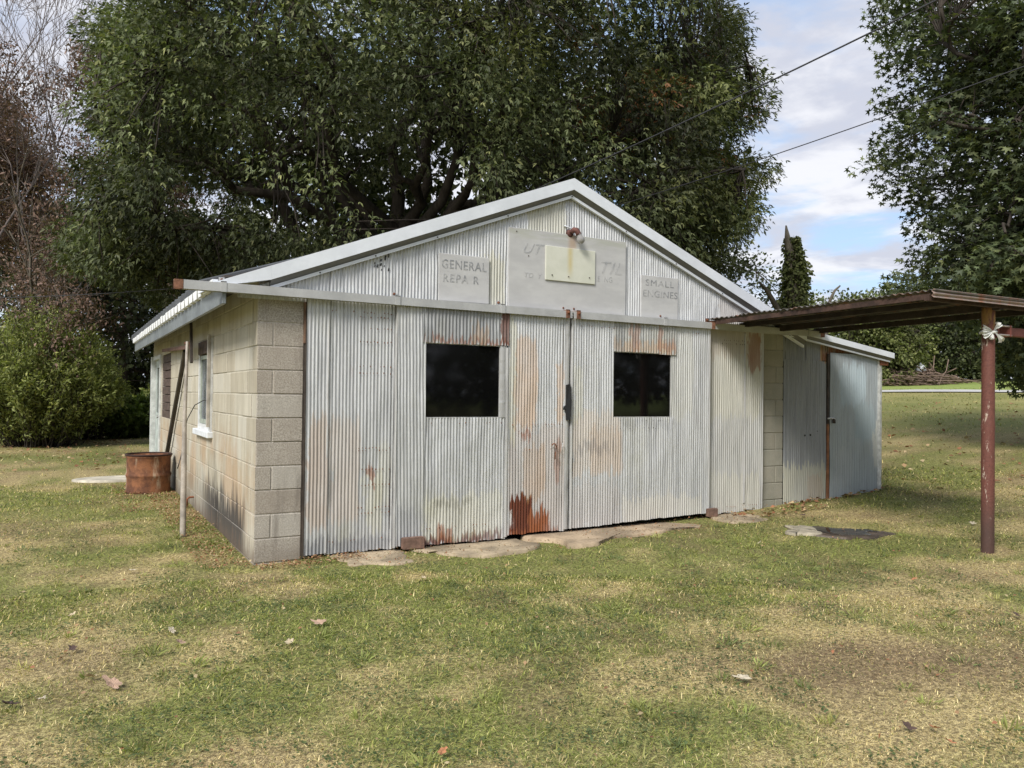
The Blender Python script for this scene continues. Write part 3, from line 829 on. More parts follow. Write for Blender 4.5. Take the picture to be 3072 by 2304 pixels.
tube('door_knob', [(.03, 7.80, 1.0), (-.02, 7.80, 1.0), (-.04, 7.80, 1.0)], [.015, .02, .03], M_strip, SD, 8)

# ---- lean-to
LT = frame_mesh('lean_to', [(6.33, 6.38, .02, .07, -.2, 2.2), (7.10, 7.15, .02, .07, -.1, 2.15), (8.12, 8.18, .02, .08, -.1, 2.0), (6.4, 8.1, .1, .12, 0, 1.95)], M_dark, BLD)
corr('corrugated_sheet', 6.312, 7.125, lambda u: .06+.06*(u-6.3), lambda u: 1.925-.006*(u-6.3), .005, M_L, LT, seed=50, pitch=.034, ragb=.006)
corr('corrugated_sheet', 6.315, 6.74, 1.90, lambda u: 2.29-.134*(u-6.3)-.06, .016, M_L, LT, seed=51, pitch=.034)
corr('corrugated_sheet', 6.73, 7.02, 1.90, lambda u: 2.29-.134*(u-6.3)-.06, .011, M_L, LT, seed=52, pitch=.034)
M_lrust = metal_mat('rusted_leanto_sheet', (.34, .28, .22), [], dark=(.2, .12, .07), metal=.1, rusty=.8)
corr('corrugated_sheet', 7.01, 8.2, 1.93, lambda u: 2.29-.134*(u-6.3)-.06, .014, M_lrust, LT, seed=53, pitch=.034)
LD = frame_mesh('lean_to_door', [(7.14, 7.18, -.02, .012, .2, 2.0), (8.1, 8.15, -.02, .012, .25, 2.0), (7.18, 8.1, -.015, .01, 1.0, 1.08)], M_dark, BLD)
corr('corrugated_sheet', 7.14, 8.12, lambda u: .13+.07*(u-7.1), lambda u: 2.035-.012*(u-7.1), -.028, M_L2, LD, seed=54, pitch=.034, ragb=.006, dent=.004)
edge_strip(8.075, 8.16, .22, 2.015, -.036, LD, plain('pale_corner_flashing', (.56, .57, .55), .5, .2, .25, 16), seed=55)
box('jamb_board', 7.10, 7.137, -.022, .0, .1, 1.12, plain('rust_brown_jamb', (.23, .10, .045), .85, 0, .35, 9), LD, .003, .002)
box('jamb_board', 7.10, 7.137, -.020, .002, 1.122, 2.02, M_dark, LD, .003, .002)
tube('hasp', [(7.09, -.03, 1.19), (7.13, -.05, 1.195), (7.19, -.05, 1.19), (7.215, -.04, 1.185)], .010, M_strip, LD)
tube('padlock', [(7.17, -.05, 1.19), (7.17, -.062, 1.165), (7.17, -.062, 1.13)], [.006, .02, .02], M_dark, LD, 8)
for (x, z) in ((6.70, .98), (6.80, .985), (6.93, 1.03)):
    tube('bullet_hole', [(x, -.001, z), (x, -.0045, z)], .014 if x < 6.9 else .007, M_void, LT, 8)
corr('corrugated_sheet', .05, 8.9, .15, 1.95, 8.19, M_L, LT, seed=56, pitch=.068, amp=.008, axis='y', rows=4)
zl = lambda x: 2.335-.134*(x-6.3)
rake('rake_fascia', 6.34, 8.30, zl, 0, .072, -.125, .05, -.125, -.095, M_white, LT)
rake('rake_soffit', 6.34, 8.28, zl, .0725, .108, -.118, -.06, -.08, -.06, M_greytrim, LT)
rake('rake_trim', 6.34, 8.26, zl, .1085, .128, -.088, -.06, -.088, -.06, M_white, LT)
V = [(6.3, -.10, 2.330), (8.33, -.10, 2.058), (8.33, 9.3, 2.058), (6.3, 9.3, 2.330), (6.3, -.10, 2.31), (8.33, -.10, 2.038), (8.33, 9.3, 2.038), (6.3, 9.3, 2.31)]
link('lean_to_roof', pym('lean_to_roof', V, [(0, 1, 2, 3), (7, 6, 5, 4), (0, 4, 5, 1), (1, 5, 6, 2), (2, 6, 7, 3), (3, 7, 4, 0)]), M_roof, LT)
box('rafter_end', 8.10, 8.27, -.06, .0, 1.90, 1.985, M_rust, LT, .004)
tube('downspout', [(8.30, .4, 2.0), (8.29, .4, 1.6), (8.28, .4, 1.35)], .03, M_rail, LT)

# ---- gable lamp
LP = empty('gable_lamp', (3.095, -.045, 3.11))
tag(LP, 'rusty socket lamp with a clear round bulb above the large sign board', 'lamp')
def lathe(name, prof, mat, parent, axis='z', sides=16, M=None):
    V = []; F = []; n = len(prof)
    for k in range(sides):
        a = 2*math.pi*k/sides
        for r, z in prof: V.append((r*math.cos(a), r*math.sin(a), z))
    for k in range(sides):
        for i in range(n-1):
            a = k*n+i; b2 = ((k+1) % sides)*n+i
            F.append((a, b2, b2+1, a+1))
    me = pym(name, V, F)
    if M is not None: me.transform(M)
    return link(name, me, mat, parent, True)
Rx = Matrix.Rotation(math.radians(90), 4, 'X')
M_lamprust = plain('brown_rust', (.13, .055, .045), .7, .2, .4, 30)
lathe('base_plate', [(.0, .03), (.028, .03), (.040, .018), (.042, .0), (.0, .0)], M_lamprust, LP, M=Rx)
tube('socket', [(0, -.03, .01), (.018, -.06, .03), (.04, -.075, .025), (.055, -.08, .0), (.062, -.083, -.02)], [.024, .03, .031, .029, .03], M_lamprust, LP, 12)
tube('conduit', [(.03, -.02, .05), (-.02, -.012, .062), (-.065, -.004, .075)], .007, M_white, LP)
m, nt, b = newmat('clear_bulb_glass')
setv(nt, b, base=(.42, .41, .40), rough=.06, spec=.6); b.inputs['Transmission Weight'].default_value = .35
Mb = Matrix.Translation((.080, -.09, -.068)) @ Matrix.Rotation(math.radians(-20), 4, 'Y')
lathe('bulb', [(0, -.046), (.022, -.041), (.037, -.026), (.043, -.004), (.039, .016), (.028, .036), (.022, .052), (.021, .066)], m, LP, M=Mb)

# ---- sign boards
def text_mesh(body, size, shear=0.0, spacing=1.0, bold=0.0):
    cu = bpy.data.curves.new('lettering', 'FONT'); cu.body = body; cu.size = size; cu.shear = shear; cu.space_character = spacing
    cu.extrude = .0008; cu.offset = bold; cu.resolution_u = 3
    o = bpy.data.objects.new('lettering', cu); COL.objects.link(o)
    bpy.context.view_layer.update()
    dg = bpy.context.evaluated_depsgraph_get()
    me = bpy.data.meshes.new_from_object(o.evaluated_get(dg))
    COL.objects.unlink(o); bpy.data.objects.remove(o)
    me.transform(Matrix.Rotation(math.radians(90), 4, 'X'))
    return me
def letters(body, x, z, y, size, mat, parent, width=None, shear=0, spacing=1.0, bold=0.0, rot=0.0):
    me = text_mesh(body, size, shear, spacing, bold)
    xs = [v.co.x for v in me.vertices]
    if width: me.transform(Matrix.Scale(width/(max(xs)-min(xs)), 4, (1, 0, 0)))
    if rot: me.transform(Matrix.Rotation(rot, 4, 'Y'))
    me.transform(Matrix.Translation((x, y, z)))
    return link('lettering', me, mat, parent)
def faded(name, ink, board, thr=.5):
    m, nt, b = newmat(name)
    co = objco(nt); n = noise(nt, co, 38, 4, .7); n2 = noise(nt, co, 7, 3, .6)
    k = mapr(nt, math_(nt, 'ADD', math_(nt, 'MULTIPLY', n, .6), math_(nt, 'MULTIPLY', n2, .4)), thr-.06, thr+.10)
    setv(nt, b, base=mixc(nt, k, ink, board), rough=.7)
    return m
BOARD = (.60, .60, .595)
def sign_board(name, x0, x1, z0, z1, y, mat, label, tilt=0.0):
    bm = bmesh.new(); bm_box(bm, x0, x1, y, y+.014, z0, z1)
    bmesh.ops.bevel(bm, geom=bm.edges[:], offset=.003, segments=1, affect='EDGES')
    e = empty(name, (0, 0, 0))
    link('board', bm_to(bm, 'board'), mat, e)
    return tag(e, label, 'sign')
m, nt, b = newmat('faded_grey_sign_paint')
co = objco(nt); a1 = noise(nt, mapping(nt, co, (1, 1, 2.5)), 3.0, 5, .6); a2 = noise(nt, co, 30, 4, .65); a3 = noise(nt, mapping(nt, co, (3, 3, 26)), 1, 4, .6)
sxx = nd(nt, 'ShaderNodeSeparateXYZ', {0: co})
c = mixc(nt, mapr(nt, a1, .35, .7), (.455, .455, .455), (.53, .53, .525))
c = mixc(nt, mapr(nt, a2, .6, .8, 0, .3), c, (.40, .40, .39))
topb = math_(nt, 'MULTIPLY', mapr(nt, sxx.outputs[2], 2.95, 3.06), mapr(nt, a3, .35, .6))
c = mixc(nt, math_(nt, 'MULTIPLY', topb, .7), c, (.40, .41, .35))
ru = math_(nt, 'MULTIPLY', stain_mask(nt, sxx, 3.08, 3.17, 2.94, 3.10, .03, .04), .5)
c = mixc(nt, ru, c, (.45, .27, .14))
setv(nt, b, base=c, rough=.6, normal=bump(nt, a2, .15, .003))
M_sign = m
m, nt, b = newmat('pale_yellow_sign_paint')
co = objco(nt); a1 = noise(nt, co, 6, 5, .6); sxx = nd(nt, 'ShaderNodeSeparateXYZ', {0: co})
c = mixc(nt, mapr(nt, a1, .35, .7), (.60, .61, .515), (.66, .665, .575))
st = math_(nt, 'MULTIPLY', stain_mask(nt, sxx, 3.065, 3.115, 2.70, 3.0, .03, .10), mapr(nt, a1, .2, .5, .4, 1))
c = mixc(nt, math_(nt, 'MULTIPLY', st, .8), c, (.56, .46, .20))
setv(nt, b, base=c, rough=.5)
M_ysign = m
YB = -.058
S1 = sign_board('sign_board', 1.63, 2.163, 2.318, 2.766, YB, M_sign, 'small grey sign board lettered GENERAL REPAIR above the left door')
S2 = sign_board('sign_board', 2.375, 3.815, 2.295, 3.096, YB-.004, M_sign, 'large faded grey sign board in the middle of the gable')
S3 = sign_board('sign_board', 4.03, 4.552, 2.302, 2.766, YB, M_sign, 'small grey sign board lettered SMALL ENGINES above the right door')
S4 = sign_board('sign_board', 2.795, 3.405, 2.607, 2.955, YB-.0185, M_ysign, 'blank pale yellow board fixed over the middle of the large grey sign')
ink1 = faded('faded_letter_paint', (.23, .24, .25), (.44, .44, .44), .50)
ink2 = faded('very_faded_letter_paint', (.33, .34, .35), (.46, .46, .46), .47)
yl = YB-.0012
letters('GENERAL', 1.652, 2.628, yl, .118, ink1, S1, .475, 0, 1.12, .001)
letters('REPA R', 1.668, 2.500, yl, .108, ink1, S1, .375, 0, 1.25, .001)
letters('SMALL', 4.085, 2.655, yl, .098, ink1, S3, .40, 0, 1.15)
letters('ENGINES', 4.048, 2.535, yl, .105, ink1, S3, .485, 0, 1.08)
letters('VALVE', 4.13, 2.44, yl, .085, ink2, S3, .34, 0, 1.05) if False else None
yl2 = YB-.0052
letters('UT', 2.52, 2.855, yl2, .150, ink2, S2, .24, .45, 1.1)
letters('TIL', 3.445, 2.735, yl2, .185, ink2, S2, .27, .35, 1.1)
letters('E  NG', 3.44, 2.645, yl2, .085, ink2, S2, .19, 0, 1.1)
letters('TO  Y', 2.55, 2.615, yl2, .07, ink2, S2, .20, .2, 1.1)
for (x, z) in ((2.46, 3.06), (2.87, 2.66), (3.07, 2.66), (3.33, 2.67), (2.60, 2.83)):
    tube('screw', [(x, YB-.004, z), (x, YB-.027 if 2.795 < x < 3.4 and z < 2.9 else YB-.009, z)], .006, M_dark, S4 if (2.795 < x < 3.4) else S2, 6)

# ================================================================== rusty awning on a steel post
AW = empty('steel_awning', (6.10, -2.60, 0.04))
tag(AW, 'rusty corrugated steel awning on a red-brown pipe post at the right', 'awning')
AO = Vector((6.10, -2.60, .04))
def reloc(o, origin=AO):
    o.data.transform(Matrix.Translation(-origin)); return o
M_aw = metal_mat('rusted_awning_sheet', (.12, .11, .10), [], dark=(.05, .045, .04), metal=.2, rough=.6, rusty=.45)
def awning_sheet(y0, y1, k):
    pitch = .068; n = int((y1-y0)/pitch*7); rows = 8
    v = np.linspace(y0, y1, n); x = np.linspace(0, 1, rows)
    Vv, X = np.meshgrid(v, x, indexing='ij')
    left = 5.0+(fbm(v*5, v*0+k, 6)-.5)*.05
    XX = left[:, None]*(1-X)+6.86*X
    Z = 2.335-(Vv+.07)*.0127 + .0085*np.cos(2*np.pi*Vv/pitch) + (fbm(Vv*1.7, XX*1.3, 12)-.5)*.02 + (k % 2)*.006
    Z = Z + .012*np.exp(-((XX-5.0)/.12)**2)*(fbm(Vv*7, XX*0, 3)-.3)
    V = np.stack([XX, Vv, Z], -1).reshape(-1, 3)
    i, j = np.meshgrid(np.arange(n-1), np.arange(rows-1), indexing='ij'); a = (i*rows+j).ravel()
    me = fast('roof_sheet', V, np.stack([a, a+rows, a+rows+1, a+1], -1))
    o = link('roof_sheet', me, M_aw, AW, True); reloc(o)
    md = o.modifiers.new('thickness', 'SOLIDIFY'); md.thickness = .003
ye = np.linspace(-2.76, -.07, 6)
for k in range(5): awning_sheet(ye[k]-.02, ye[k+1]+.02, k)
M_beam = plain('rust_brown_beam', (.055, .030, .021), .85, .1, .5, 8, .5)
M_beamd = plain('dark_grimy_beam', (.040, .030, .024), .9, 0, .4, 8, .4)
for (x, w, h, mt, dz) in ((5.03, .012, .048, M_beam, .0), (5.52, .05, .05, M_beamd, 0), (6.10, .06, .07, M_beamd, 0), (6.80, .05, .06, M_beamd, 0)):
    reloc(bar('beam', (x, -.06, 2.318-h/2), (x, -2.72, 2.352-h/2), w, h, mt, AW))
reloc(bar('beam', (5.03, -.10, 2.265), (6.85, -.10, 2.265), .04, .06, M_beam, AW))
reloc(bar('beam', (5.0, -2.70, 2.315), (6.85, -2.70, 2.325), .05, .05, M_beam, AW))
# front edge: the last corrugations rolled down
n = 40; xs = np.linspace(4.985, 6.88, n); t = np.linspace(0, 1, 13)
X, T = np.meshgrid(xs, t, indexing='ij')
Z = 2.385+.006*(X-5)-.075*T; Y = -2.762-.008*np.cos(T*2*np.pi*2.0)-.006*(fbm(X*6, T*3, 5)-.5)
V = np.stack([X, Y, Z], -1).reshape(-1, 3)
i, j = np.meshgrid(np.arange(n-1), np.arange(12), indexing='ij'); a = (i*13+j).ravel()
o = link('front_edge', fast('front_edge', V, np.stack([a, a+13, a+14, a+1], -1)), metal_mat('scuffed_edge_sheet', (.30, .25, .22), [], dark=(.25, .16, .13), metal=.25, rough=.5, rusty=.55), AW, True)
reloc(o); md = o.modifiers.new('thickness', 'SOLIDIFY'); md.thickness = .003
# post: red oxide paint flaking off
m, nt, b = newmat('flaking_red_oxide')
co = objco(nt)
fl = noise(nt, mapping(nt, co, (22, 22, 6)), 1, 6, .7); f2 = noise(nt, co, 60, 4, .7); sxx = nd(nt, 'ShaderNodeSeparateXYZ', {0: co})
c = mixc(nt, mapr(nt, f2, .3, .7), (.105, .036, .026), (.17, .062, .045))
lft = mapr(nt, sxx.outputs[0], -.05, .015, .13, 0)
fk = mapr(nt, math_(nt, 'ADD', fl, lft), .715, .745)
c = mixc(nt, math_(nt, 'MULTIPLY', fk, .85), c, mixc(nt, mapr(nt, f2, .35, .65), (.36, .25, .18), (.58, .50, .42)))
c = mixc(nt, mapr(nt, sxx.outputs[2], .15, .6, .75, 0), c, (.055, .036, .030))
top = math_(nt, 'MULTIPLY', mapr(nt, sxx.outputs[2], 2.0, 2.15), mapr(nt, fl, .42, .55))
c = mixc(nt, math_(nt, 'MULTIPLY', top, .8), c, (.33, .19, .05))
setv(nt, b, base=c, rough=.7, normal=bump(nt, fk, .4, .003))
M_red = m
zs = np.linspace(-.15, 2.27, 40)
tube('post', [(0, 0, z) for z in zs], [.056+.002*(random.random()-.5)+(.003 if 1.13 < z < 1.17 else 0) for z in zs], M_red, AW, 20)
M_redbar = plain('dark_red_steel', (.17, .055, .042), .65, .1, .3, 9)
reloc(bar('arm', (6.385, -2.6, 2.098), (7.35, -2.6, 2.098), .06, .082, M_redbar, AW, bev=.004))
reloc(box('arm_plate', 6.365, 6.383, -2.66, -2.54, 2.045, 2.155, M_redbar, AW, .004))
reloc(box('clamp_plate', 6.158, 6.175, -2.66, -2.54, 2.03, 2.165, M_redbar, AW, .004))
M_rod = plain('pale_steel_rod', (.55, .48, .44), .5, .3, .2, 20)
for z in (2.06, 2.145):
    for y in (-2.645, -2.555):
        reloc(tube('clamp_rod', [(6.16, y, z), (6.40, y, z)], .009, M_rod, AW))
# crumpled plastic sheeting tied round the post
PT = empty('plastic_wrap', (6.10, -2.62, 2.08))
tag(PT, 'crumpled white plastic sheeting tied round the rusty post', 'plastic')
M_plast = plain('white_plastic', (.70, .71, .68), .35, 0, .12, 20)
Rl_ = np.array([math.cos(YAW), -math.sin(YAW), 0]); Fd_ = np.array([math.sin(YAW), math.cos(YAW), 0])
def po(a, b_, z): v = Rl_*a-Fd_*b_; return (v[0], v[1]+.02, z)
def fan(theta, spread, L, n, seed, curl=.05, knot=(0, 0)):
    """pleated lobe of sheeting opening from the knot"""
    rs = random.Random(seed); V = [po(knot[0], .066, knot[1])]; F = []
    for row, (k, dep) in enumerate(((.45, .085), (.8, .095), (1.0, .075), (.86, .095-curl))):
        for i in range(n+1):
            a = theta+spread*(i/n-.5); r = L*k*rs.uniform(.86, 1.1); d = dep+(.018 if i % 2 else -.010)*min(1, k*1.3)+rs.uniform(-.006, .006)
            V.append(po(knot[0]+r*math.cos(a), max(.058, d), knot[1]+r*math.sin(a)))
    for i in range(n): F.append((0, 1+i, 2+i))
    for row in range(3):
        for i in range(n):
            a = 1+row*(n+1)+i; F.append((a, a+n+1, a+n+2, a+1))
    o = link('crumpled_sheet', pym('crumpled_sheet', V, F), M_plast, PT)
    md = o.modifiers.new('thickness', 'SOLIDIFY'); md.thickness = .0015
fan(math.pi*1.02, 1.25, .105, 9, 3, .05, (.005, .005))
fan(math.radians(58), .9, .085, 7, 5, .04, (.01, .01))
fan(math.radians(-52), .55, .115, 6, 8, .03, (.015, .0))
fan(math.radians(-118), .6, .07, 5, 11, .03, (.0, -.01))
ring = [po(.062*math.cos(a), .062*math.sin(a), .004*math.sin(3*a)) for a in np.linspace(0, 2*math.pi, 18)]
tube('tie_band', ring, .016, M_plast, PT, 6)

# ================================================================== burn barrel
BR = empty('rusty_barrel', (-.345, 5.50, .0))
tag(BR, 'rusty open-topped cut-down steel barrel beside the block wall', 'barrel')
m, nt, b = newmat('orange_rust_barrel')
co = objco(nt); r1 = noise(nt, co, 5, 6, .7); r2 = noise(nt, mapping(nt, co, (9, 9, 2)), 1, 5, .6)
c = mixc(nt, mapr(nt, r1, .35, .65), (.10, .04, .022), (.30, .125, .055))
c = mixc(nt, mapr(nt, r2, .55, .68), c, (.42, .31, .22)); c = mixc(nt, mapr(nt, r1, .62, .70), c, (.05, .03, .022))
setv(nt, b, base=c, rough=.85, normal=bump(nt, r1, .5, .01))
M_bar = m
prof = [(.0, .03), (.27, .03), (.288, .02), (.293, .0), (.296, .02), (.290, .05), (.288, .21), (.296, .235), (.302, .25), (.296, .265), (.288, .29), (.288, .49), (.297, .502), (.302, .515), (.296, .528), (.284, .525), (.279, .50), (.279, .06), (.0, .055)]
lathe('drum', prof, M_bar, BR, sides=36)
lathe('rim', [(.300, .522), (.310, .527), (.312, .540), (.304, .549), (.293, .547), (.289, .535), (.294, .524), (.300, .522)], plain('dark_rust_rim', (.045, .022, .016), .85, .1, .4, 14), BR, sides=36)
lathe('ash', [(.0, .40), (.15, .385), (.277, .36)], plain('ash', (.05, .045, .04), .95, 0, .5, 20), BR, sides=24)

# ================================================================== poles and bits along the side wall
o = tube('wooden_pole', [(-.36, 1.57, -.1), (-.358, 1.60, .30), (-.345, 1.72, .72), (-.325, 1.88, 1.20), (-.30, 2.02, 1.62), (-.285, 2.11, 1.96)], [.030, .029, .027, .019, .017, .015], plain('silver_grey_pole', (.36, .32, .27), .75, 0, .3, 8), None, 10)
tag(o, 'slim pale pole standing upright against the eave near the side window', 'pole')
o = tube('iron_pipe', [(-.04, 4.27, 1.97), (-.045, 4.9, 1.45), (-.05, 5.6, .88), (-.055, 6.55, .08)], .030, plain('dark_iron_pipe', (.075, .062, .05), .7, .2, .3, 6), None, 10)
tag(o, 'dark pipe leaning slantwise on the side wall behind the barrel', 'pipe')
BK = empty('wall_bracket', (-.12, 3.0, 1.95))
tag(BK, 'dark wooden bracket with a crossbar hanging under the side eave', 'bracket')
o = bar('upright', (-.15, 2.93, 2.30), (-.15, 2.80, 1.765), .05, .028, M_dark, BK, up=(1, 0, 0)); reloc(o, Vector((-.12, 3.0, 1.95)))
o = bar('crossbar', (-.14, 2.98, 1.955), (-.10, 6.4, 2.06), .03, .045, plain('red_brown_bar', (.16, .085, .06), .8, 0, .3, 6), BK); reloc(o, Vector((-.12, 3.0, 1.95)))
o = tube('clamp', [(-.20, 3.02, 1.99), (-.16, 3.0, 2.0), (-.13, 2.98, 1.97), (-.14, 2.96, 1.93)], .018, M_rust, BK, 8); reloc(o, Vector((-.12, 3.0, 1.95)))
o = tube('loose_wire', [(.0, 2.42, 1.34), (-.05, 2.6, 1.335), (-.10, 2.85, 1.28), (-.15, 3.05, 1.12), (-.19, 3.0, .95), (-.23, 2.75, .80), (-.28, 2.6, .66), (-.30, 2.62, .58)], .0055, plain('dark_wire', (.03, .028, .026), .6), None, 5)
tag(o, 'thin dark wire drooping in a curve from the side window', 'wire')
o = tube('drain_pipe', [(.02, 3.55, .14), (-.05, 3.55, .14), (-.075, 3.55, .12), (-.08, 3.55, .02)], .012, M_rust, None, 8)
tag(o, 'short rusty pipe bending out of the side wall near the ground', 'pipe')
for (x, y, z, sx_, sy_, sz_, lab) in ((1.27, -.175, .035, .205, .07, .105, 'red-brown brick at the foot of the left sliding door'), (4.96, -.16, .085, .13, .07, .095, 'red-brown brick at the foot of the right sliding door')):
    bm = bmesh.new(); bm_box(bm, 0, sx_, 0, sy_, 0, sz_); bmesh.ops.bevel(bm, geom=bm.edges[:], offset=.006, segments=2, affect='EDGES')
    o = link('brick', bm_to(bm, 'brick'), plain('red_brown_brick', (.19, .115, .085), .9, 0, .3, 22, .6)); o.location = (x, y, z); tag(o, lab, 'brick')

# ================================================================== overhead cables
def cable(pts, r, label):
    P = np.array(pts, float)
    t = np.linspace(0, 1, 24)
    a, b2 = P[0], P[-1]; sag = .012*np.linalg.norm(b2-a)
    Q = a[None]*(1-t[:, None])+b2[None]*t[:, None]; Q[:, 2] -= sag*4*t*(1-t)
    o = tube('overhead_cable', Q, r, M_cable, None, 6)
    return tag(o, label, 'cable')
M_cable = plain('black_cable', (.03, .03, .033), .6)
def through(p1, D1_, p2, D2_, k0, k1):
    A = at(*p1, D1_); B = at(*p2, D2_); return [A+(B-A)*k0, A+(B-A)*k1]
cable(through((1120, 417), 13.5, (1970, 3), 9.0, -.25, 1.6), .0105, 'thick overhead cable rising from behind the roof ridge to the upper right')
cable(through((1330, 437), 15, (1850, 252), 11.5, -.4, 2.2), .0075, 'thin overhead cable crossing behind the right roof slope')
cable(through((0, 633), 19, (390, 612), 17, -.6, 1.5), .010, 'thin pale cable crossing the trees behind the left eave')

# ================================================================== foliage
def leaf_mat(name, trans=.25, rough=.45, spec=.4):
    m, nt, b = newmat(name)
    at_ = nd(nt, 'ShaderNodeAttribute', attribute_name='tint')
    setv(nt, b, base=at_.outputs['Color'], rough=rough, spec=spec)
    tr = nd(nt, 'ShaderNodeBsdfTranslucent', {'Color': mixc(nt, 1.0, at_.outputs['Color'], (1.25, 1.45, .6), 'MULTIPLY')})
    mx = nd(nt, 'ShaderNodeMixShader', {0: trans, 1: b.outputs[0], 2: tr.outputs[0]})
    out = [n for n in nt.nodes if n.type == 'OUTPUT_MATERIAL'][0]
    nt.links.new(mx.outputs[0], out.inputs[0])
    return m
M_leaf = leaf_mat('tree_leaf', .20, .55, .25)
M_leaf2 = leaf_mat('dull_leaf', .25, .6, .25)
M_grass = leaf_mat('grass_blade', .30, .7, .15)
M_dead = leaf_mat('dead_leaf', .12, .8, .15)
def bark(name, col):
    m, nt, b = newmat(name)
    co = objco(nt); n1 = noise(nt, mapping(nt, co, (9, 9, 2)), 1, 6, .7)
    setv(nt, b, base=mixc(nt, mapr(nt, n1, .3, .7), tuple(c*.5 for c in col), col), rough=.95, spec=.1, normal=bump(nt, n1, .8, .03))
    return m
M_bark = bark('oak_bark', (.085, .072, .06)); M_bark2 = bark('pale_twig_bark', (.27, .23, .215)); M_bark3 = bark('grey_bark', (.17, .15, .12))

# leaf templates: (verts (k,3) as (along, across, normal), faces)
def T_oak():
    V = []; F = []
    for (a, L, w) in ((.10, 1.0, .14), (-.75, .62, .12)):
        ca, sa = math.cos(a), math.sin(a); b0 = len(V)
        st = .18 if a else 0
        for (u, v, n) in ((0, 0, 0), (.5*L, w, .03), (L, 0, -.10*L), (.5*L, -w, .03)):
            V.append((st+u*ca-v*sa, u*sa+v*ca, n))
        F.append((b0, b0+1, b0+2, b0+3))
    return np.array(V), np.array(F)
def T_star():
    V = [(0, 0, 0)]; 
    for i in range(5):
        a = -1.9+i*.95
        for (aa, L) in ((a-.30, .40), (a, 1.0 if abs(a) < .1 else .88), ):
            V.append((L*math.cos(aa)*.62+.28, L*math.sin(aa)*.62, -.12*L*L))
    aa = 1.9+.30; V.append((.40*math.cos(aa)*.62+.28, .40*math.sin(aa)*.62, -.02))
    V[0] = (.28, 0, .04)
    # five kite lobes
    F = []
    for i in range(5):
        F.append((0, 1+2*i, 2+2*i, 3+2*i))
    return np.array(V), np.array(F)
def T_lance(w=.18):
    return np.array([(0, 0, 0), (.45, w, .05), (1, 0, -.12), (.45, -w, .05)]), np.array([(0, 1, 2, 3)])
def T_broad():
    return np.array([(0, 0, 0), (.45, .38, .06), (1, 0, -.1), (.45, -.38, .06)]), np.array([(0, 1, 2, 3)])

def leaves(name, C, D, size, tmpl, cols, rng, flat=.6):
    """C centres (n,3), D tip directions (n,3), size (n,), cols (n,3)"""
    TV, TF = tmpl; n = len(C); k = len(TV)
    D = D/(np.linalg.norm(D, axis=1)[:, None]+1e-9)
    N = rng.normal(size=(n, 3)); N[:, 2] = np.abs(N[:, 2])*(.5+flat)+flat
    B = np.cross(N, D); B /= np.linalg.norm(B, axis=1)[:, None]+1e-9
    N = np.cross(D, B)
    V = C[:, None, :]+size[:, None, None]*(TV[None, :, 0:1]*D[:, None, :]+TV[None, :, 1:2]*B[:, None, :]+TV[None, :, 2:3]*N[:, None, :])
    F = (TF[None]+(np.arange(n)*k)[:, None, None]).reshape(-1, TF.shape[1])
    col = np.repeat(cols, k, axis=0)
    return fast(name, V.reshape(-1, 3), F, col)

def palette(n, rng, cols, w, var=.25, mix=.4):
    cols = np.array(cols, float); w = np.array(w, float)/np.sum(w)
    i = rng.choice(len(cols), n, p=w); j = rng.choice(len(cols), n, p=w)
    t = rng.uniform(0, mix, n)[:, None]
    c = cols[i]*(1-t)+cols[j]*t
    return c*rng.uniform(1-var, 1+var, n)[:, None]

OAKC = [(.056, .070, .032), (.088, .104, .047), (.130, .146, .064), (.195, .200, .084), (.20, .105, .045)]

def bez(a, b, up=.0, n=6, wob=.0, rng=RNG):
    t = np.linspace(0, 1, n)[:, None]
    m_ = (a+b)/2+np.array([0, 0, up])
    P = a*(1-t)**2+2*m_*t*(1-t)+b*t**2
    if wob: P[1:-1] += rng.normal(0, wob, (n-2, 3))
    return P

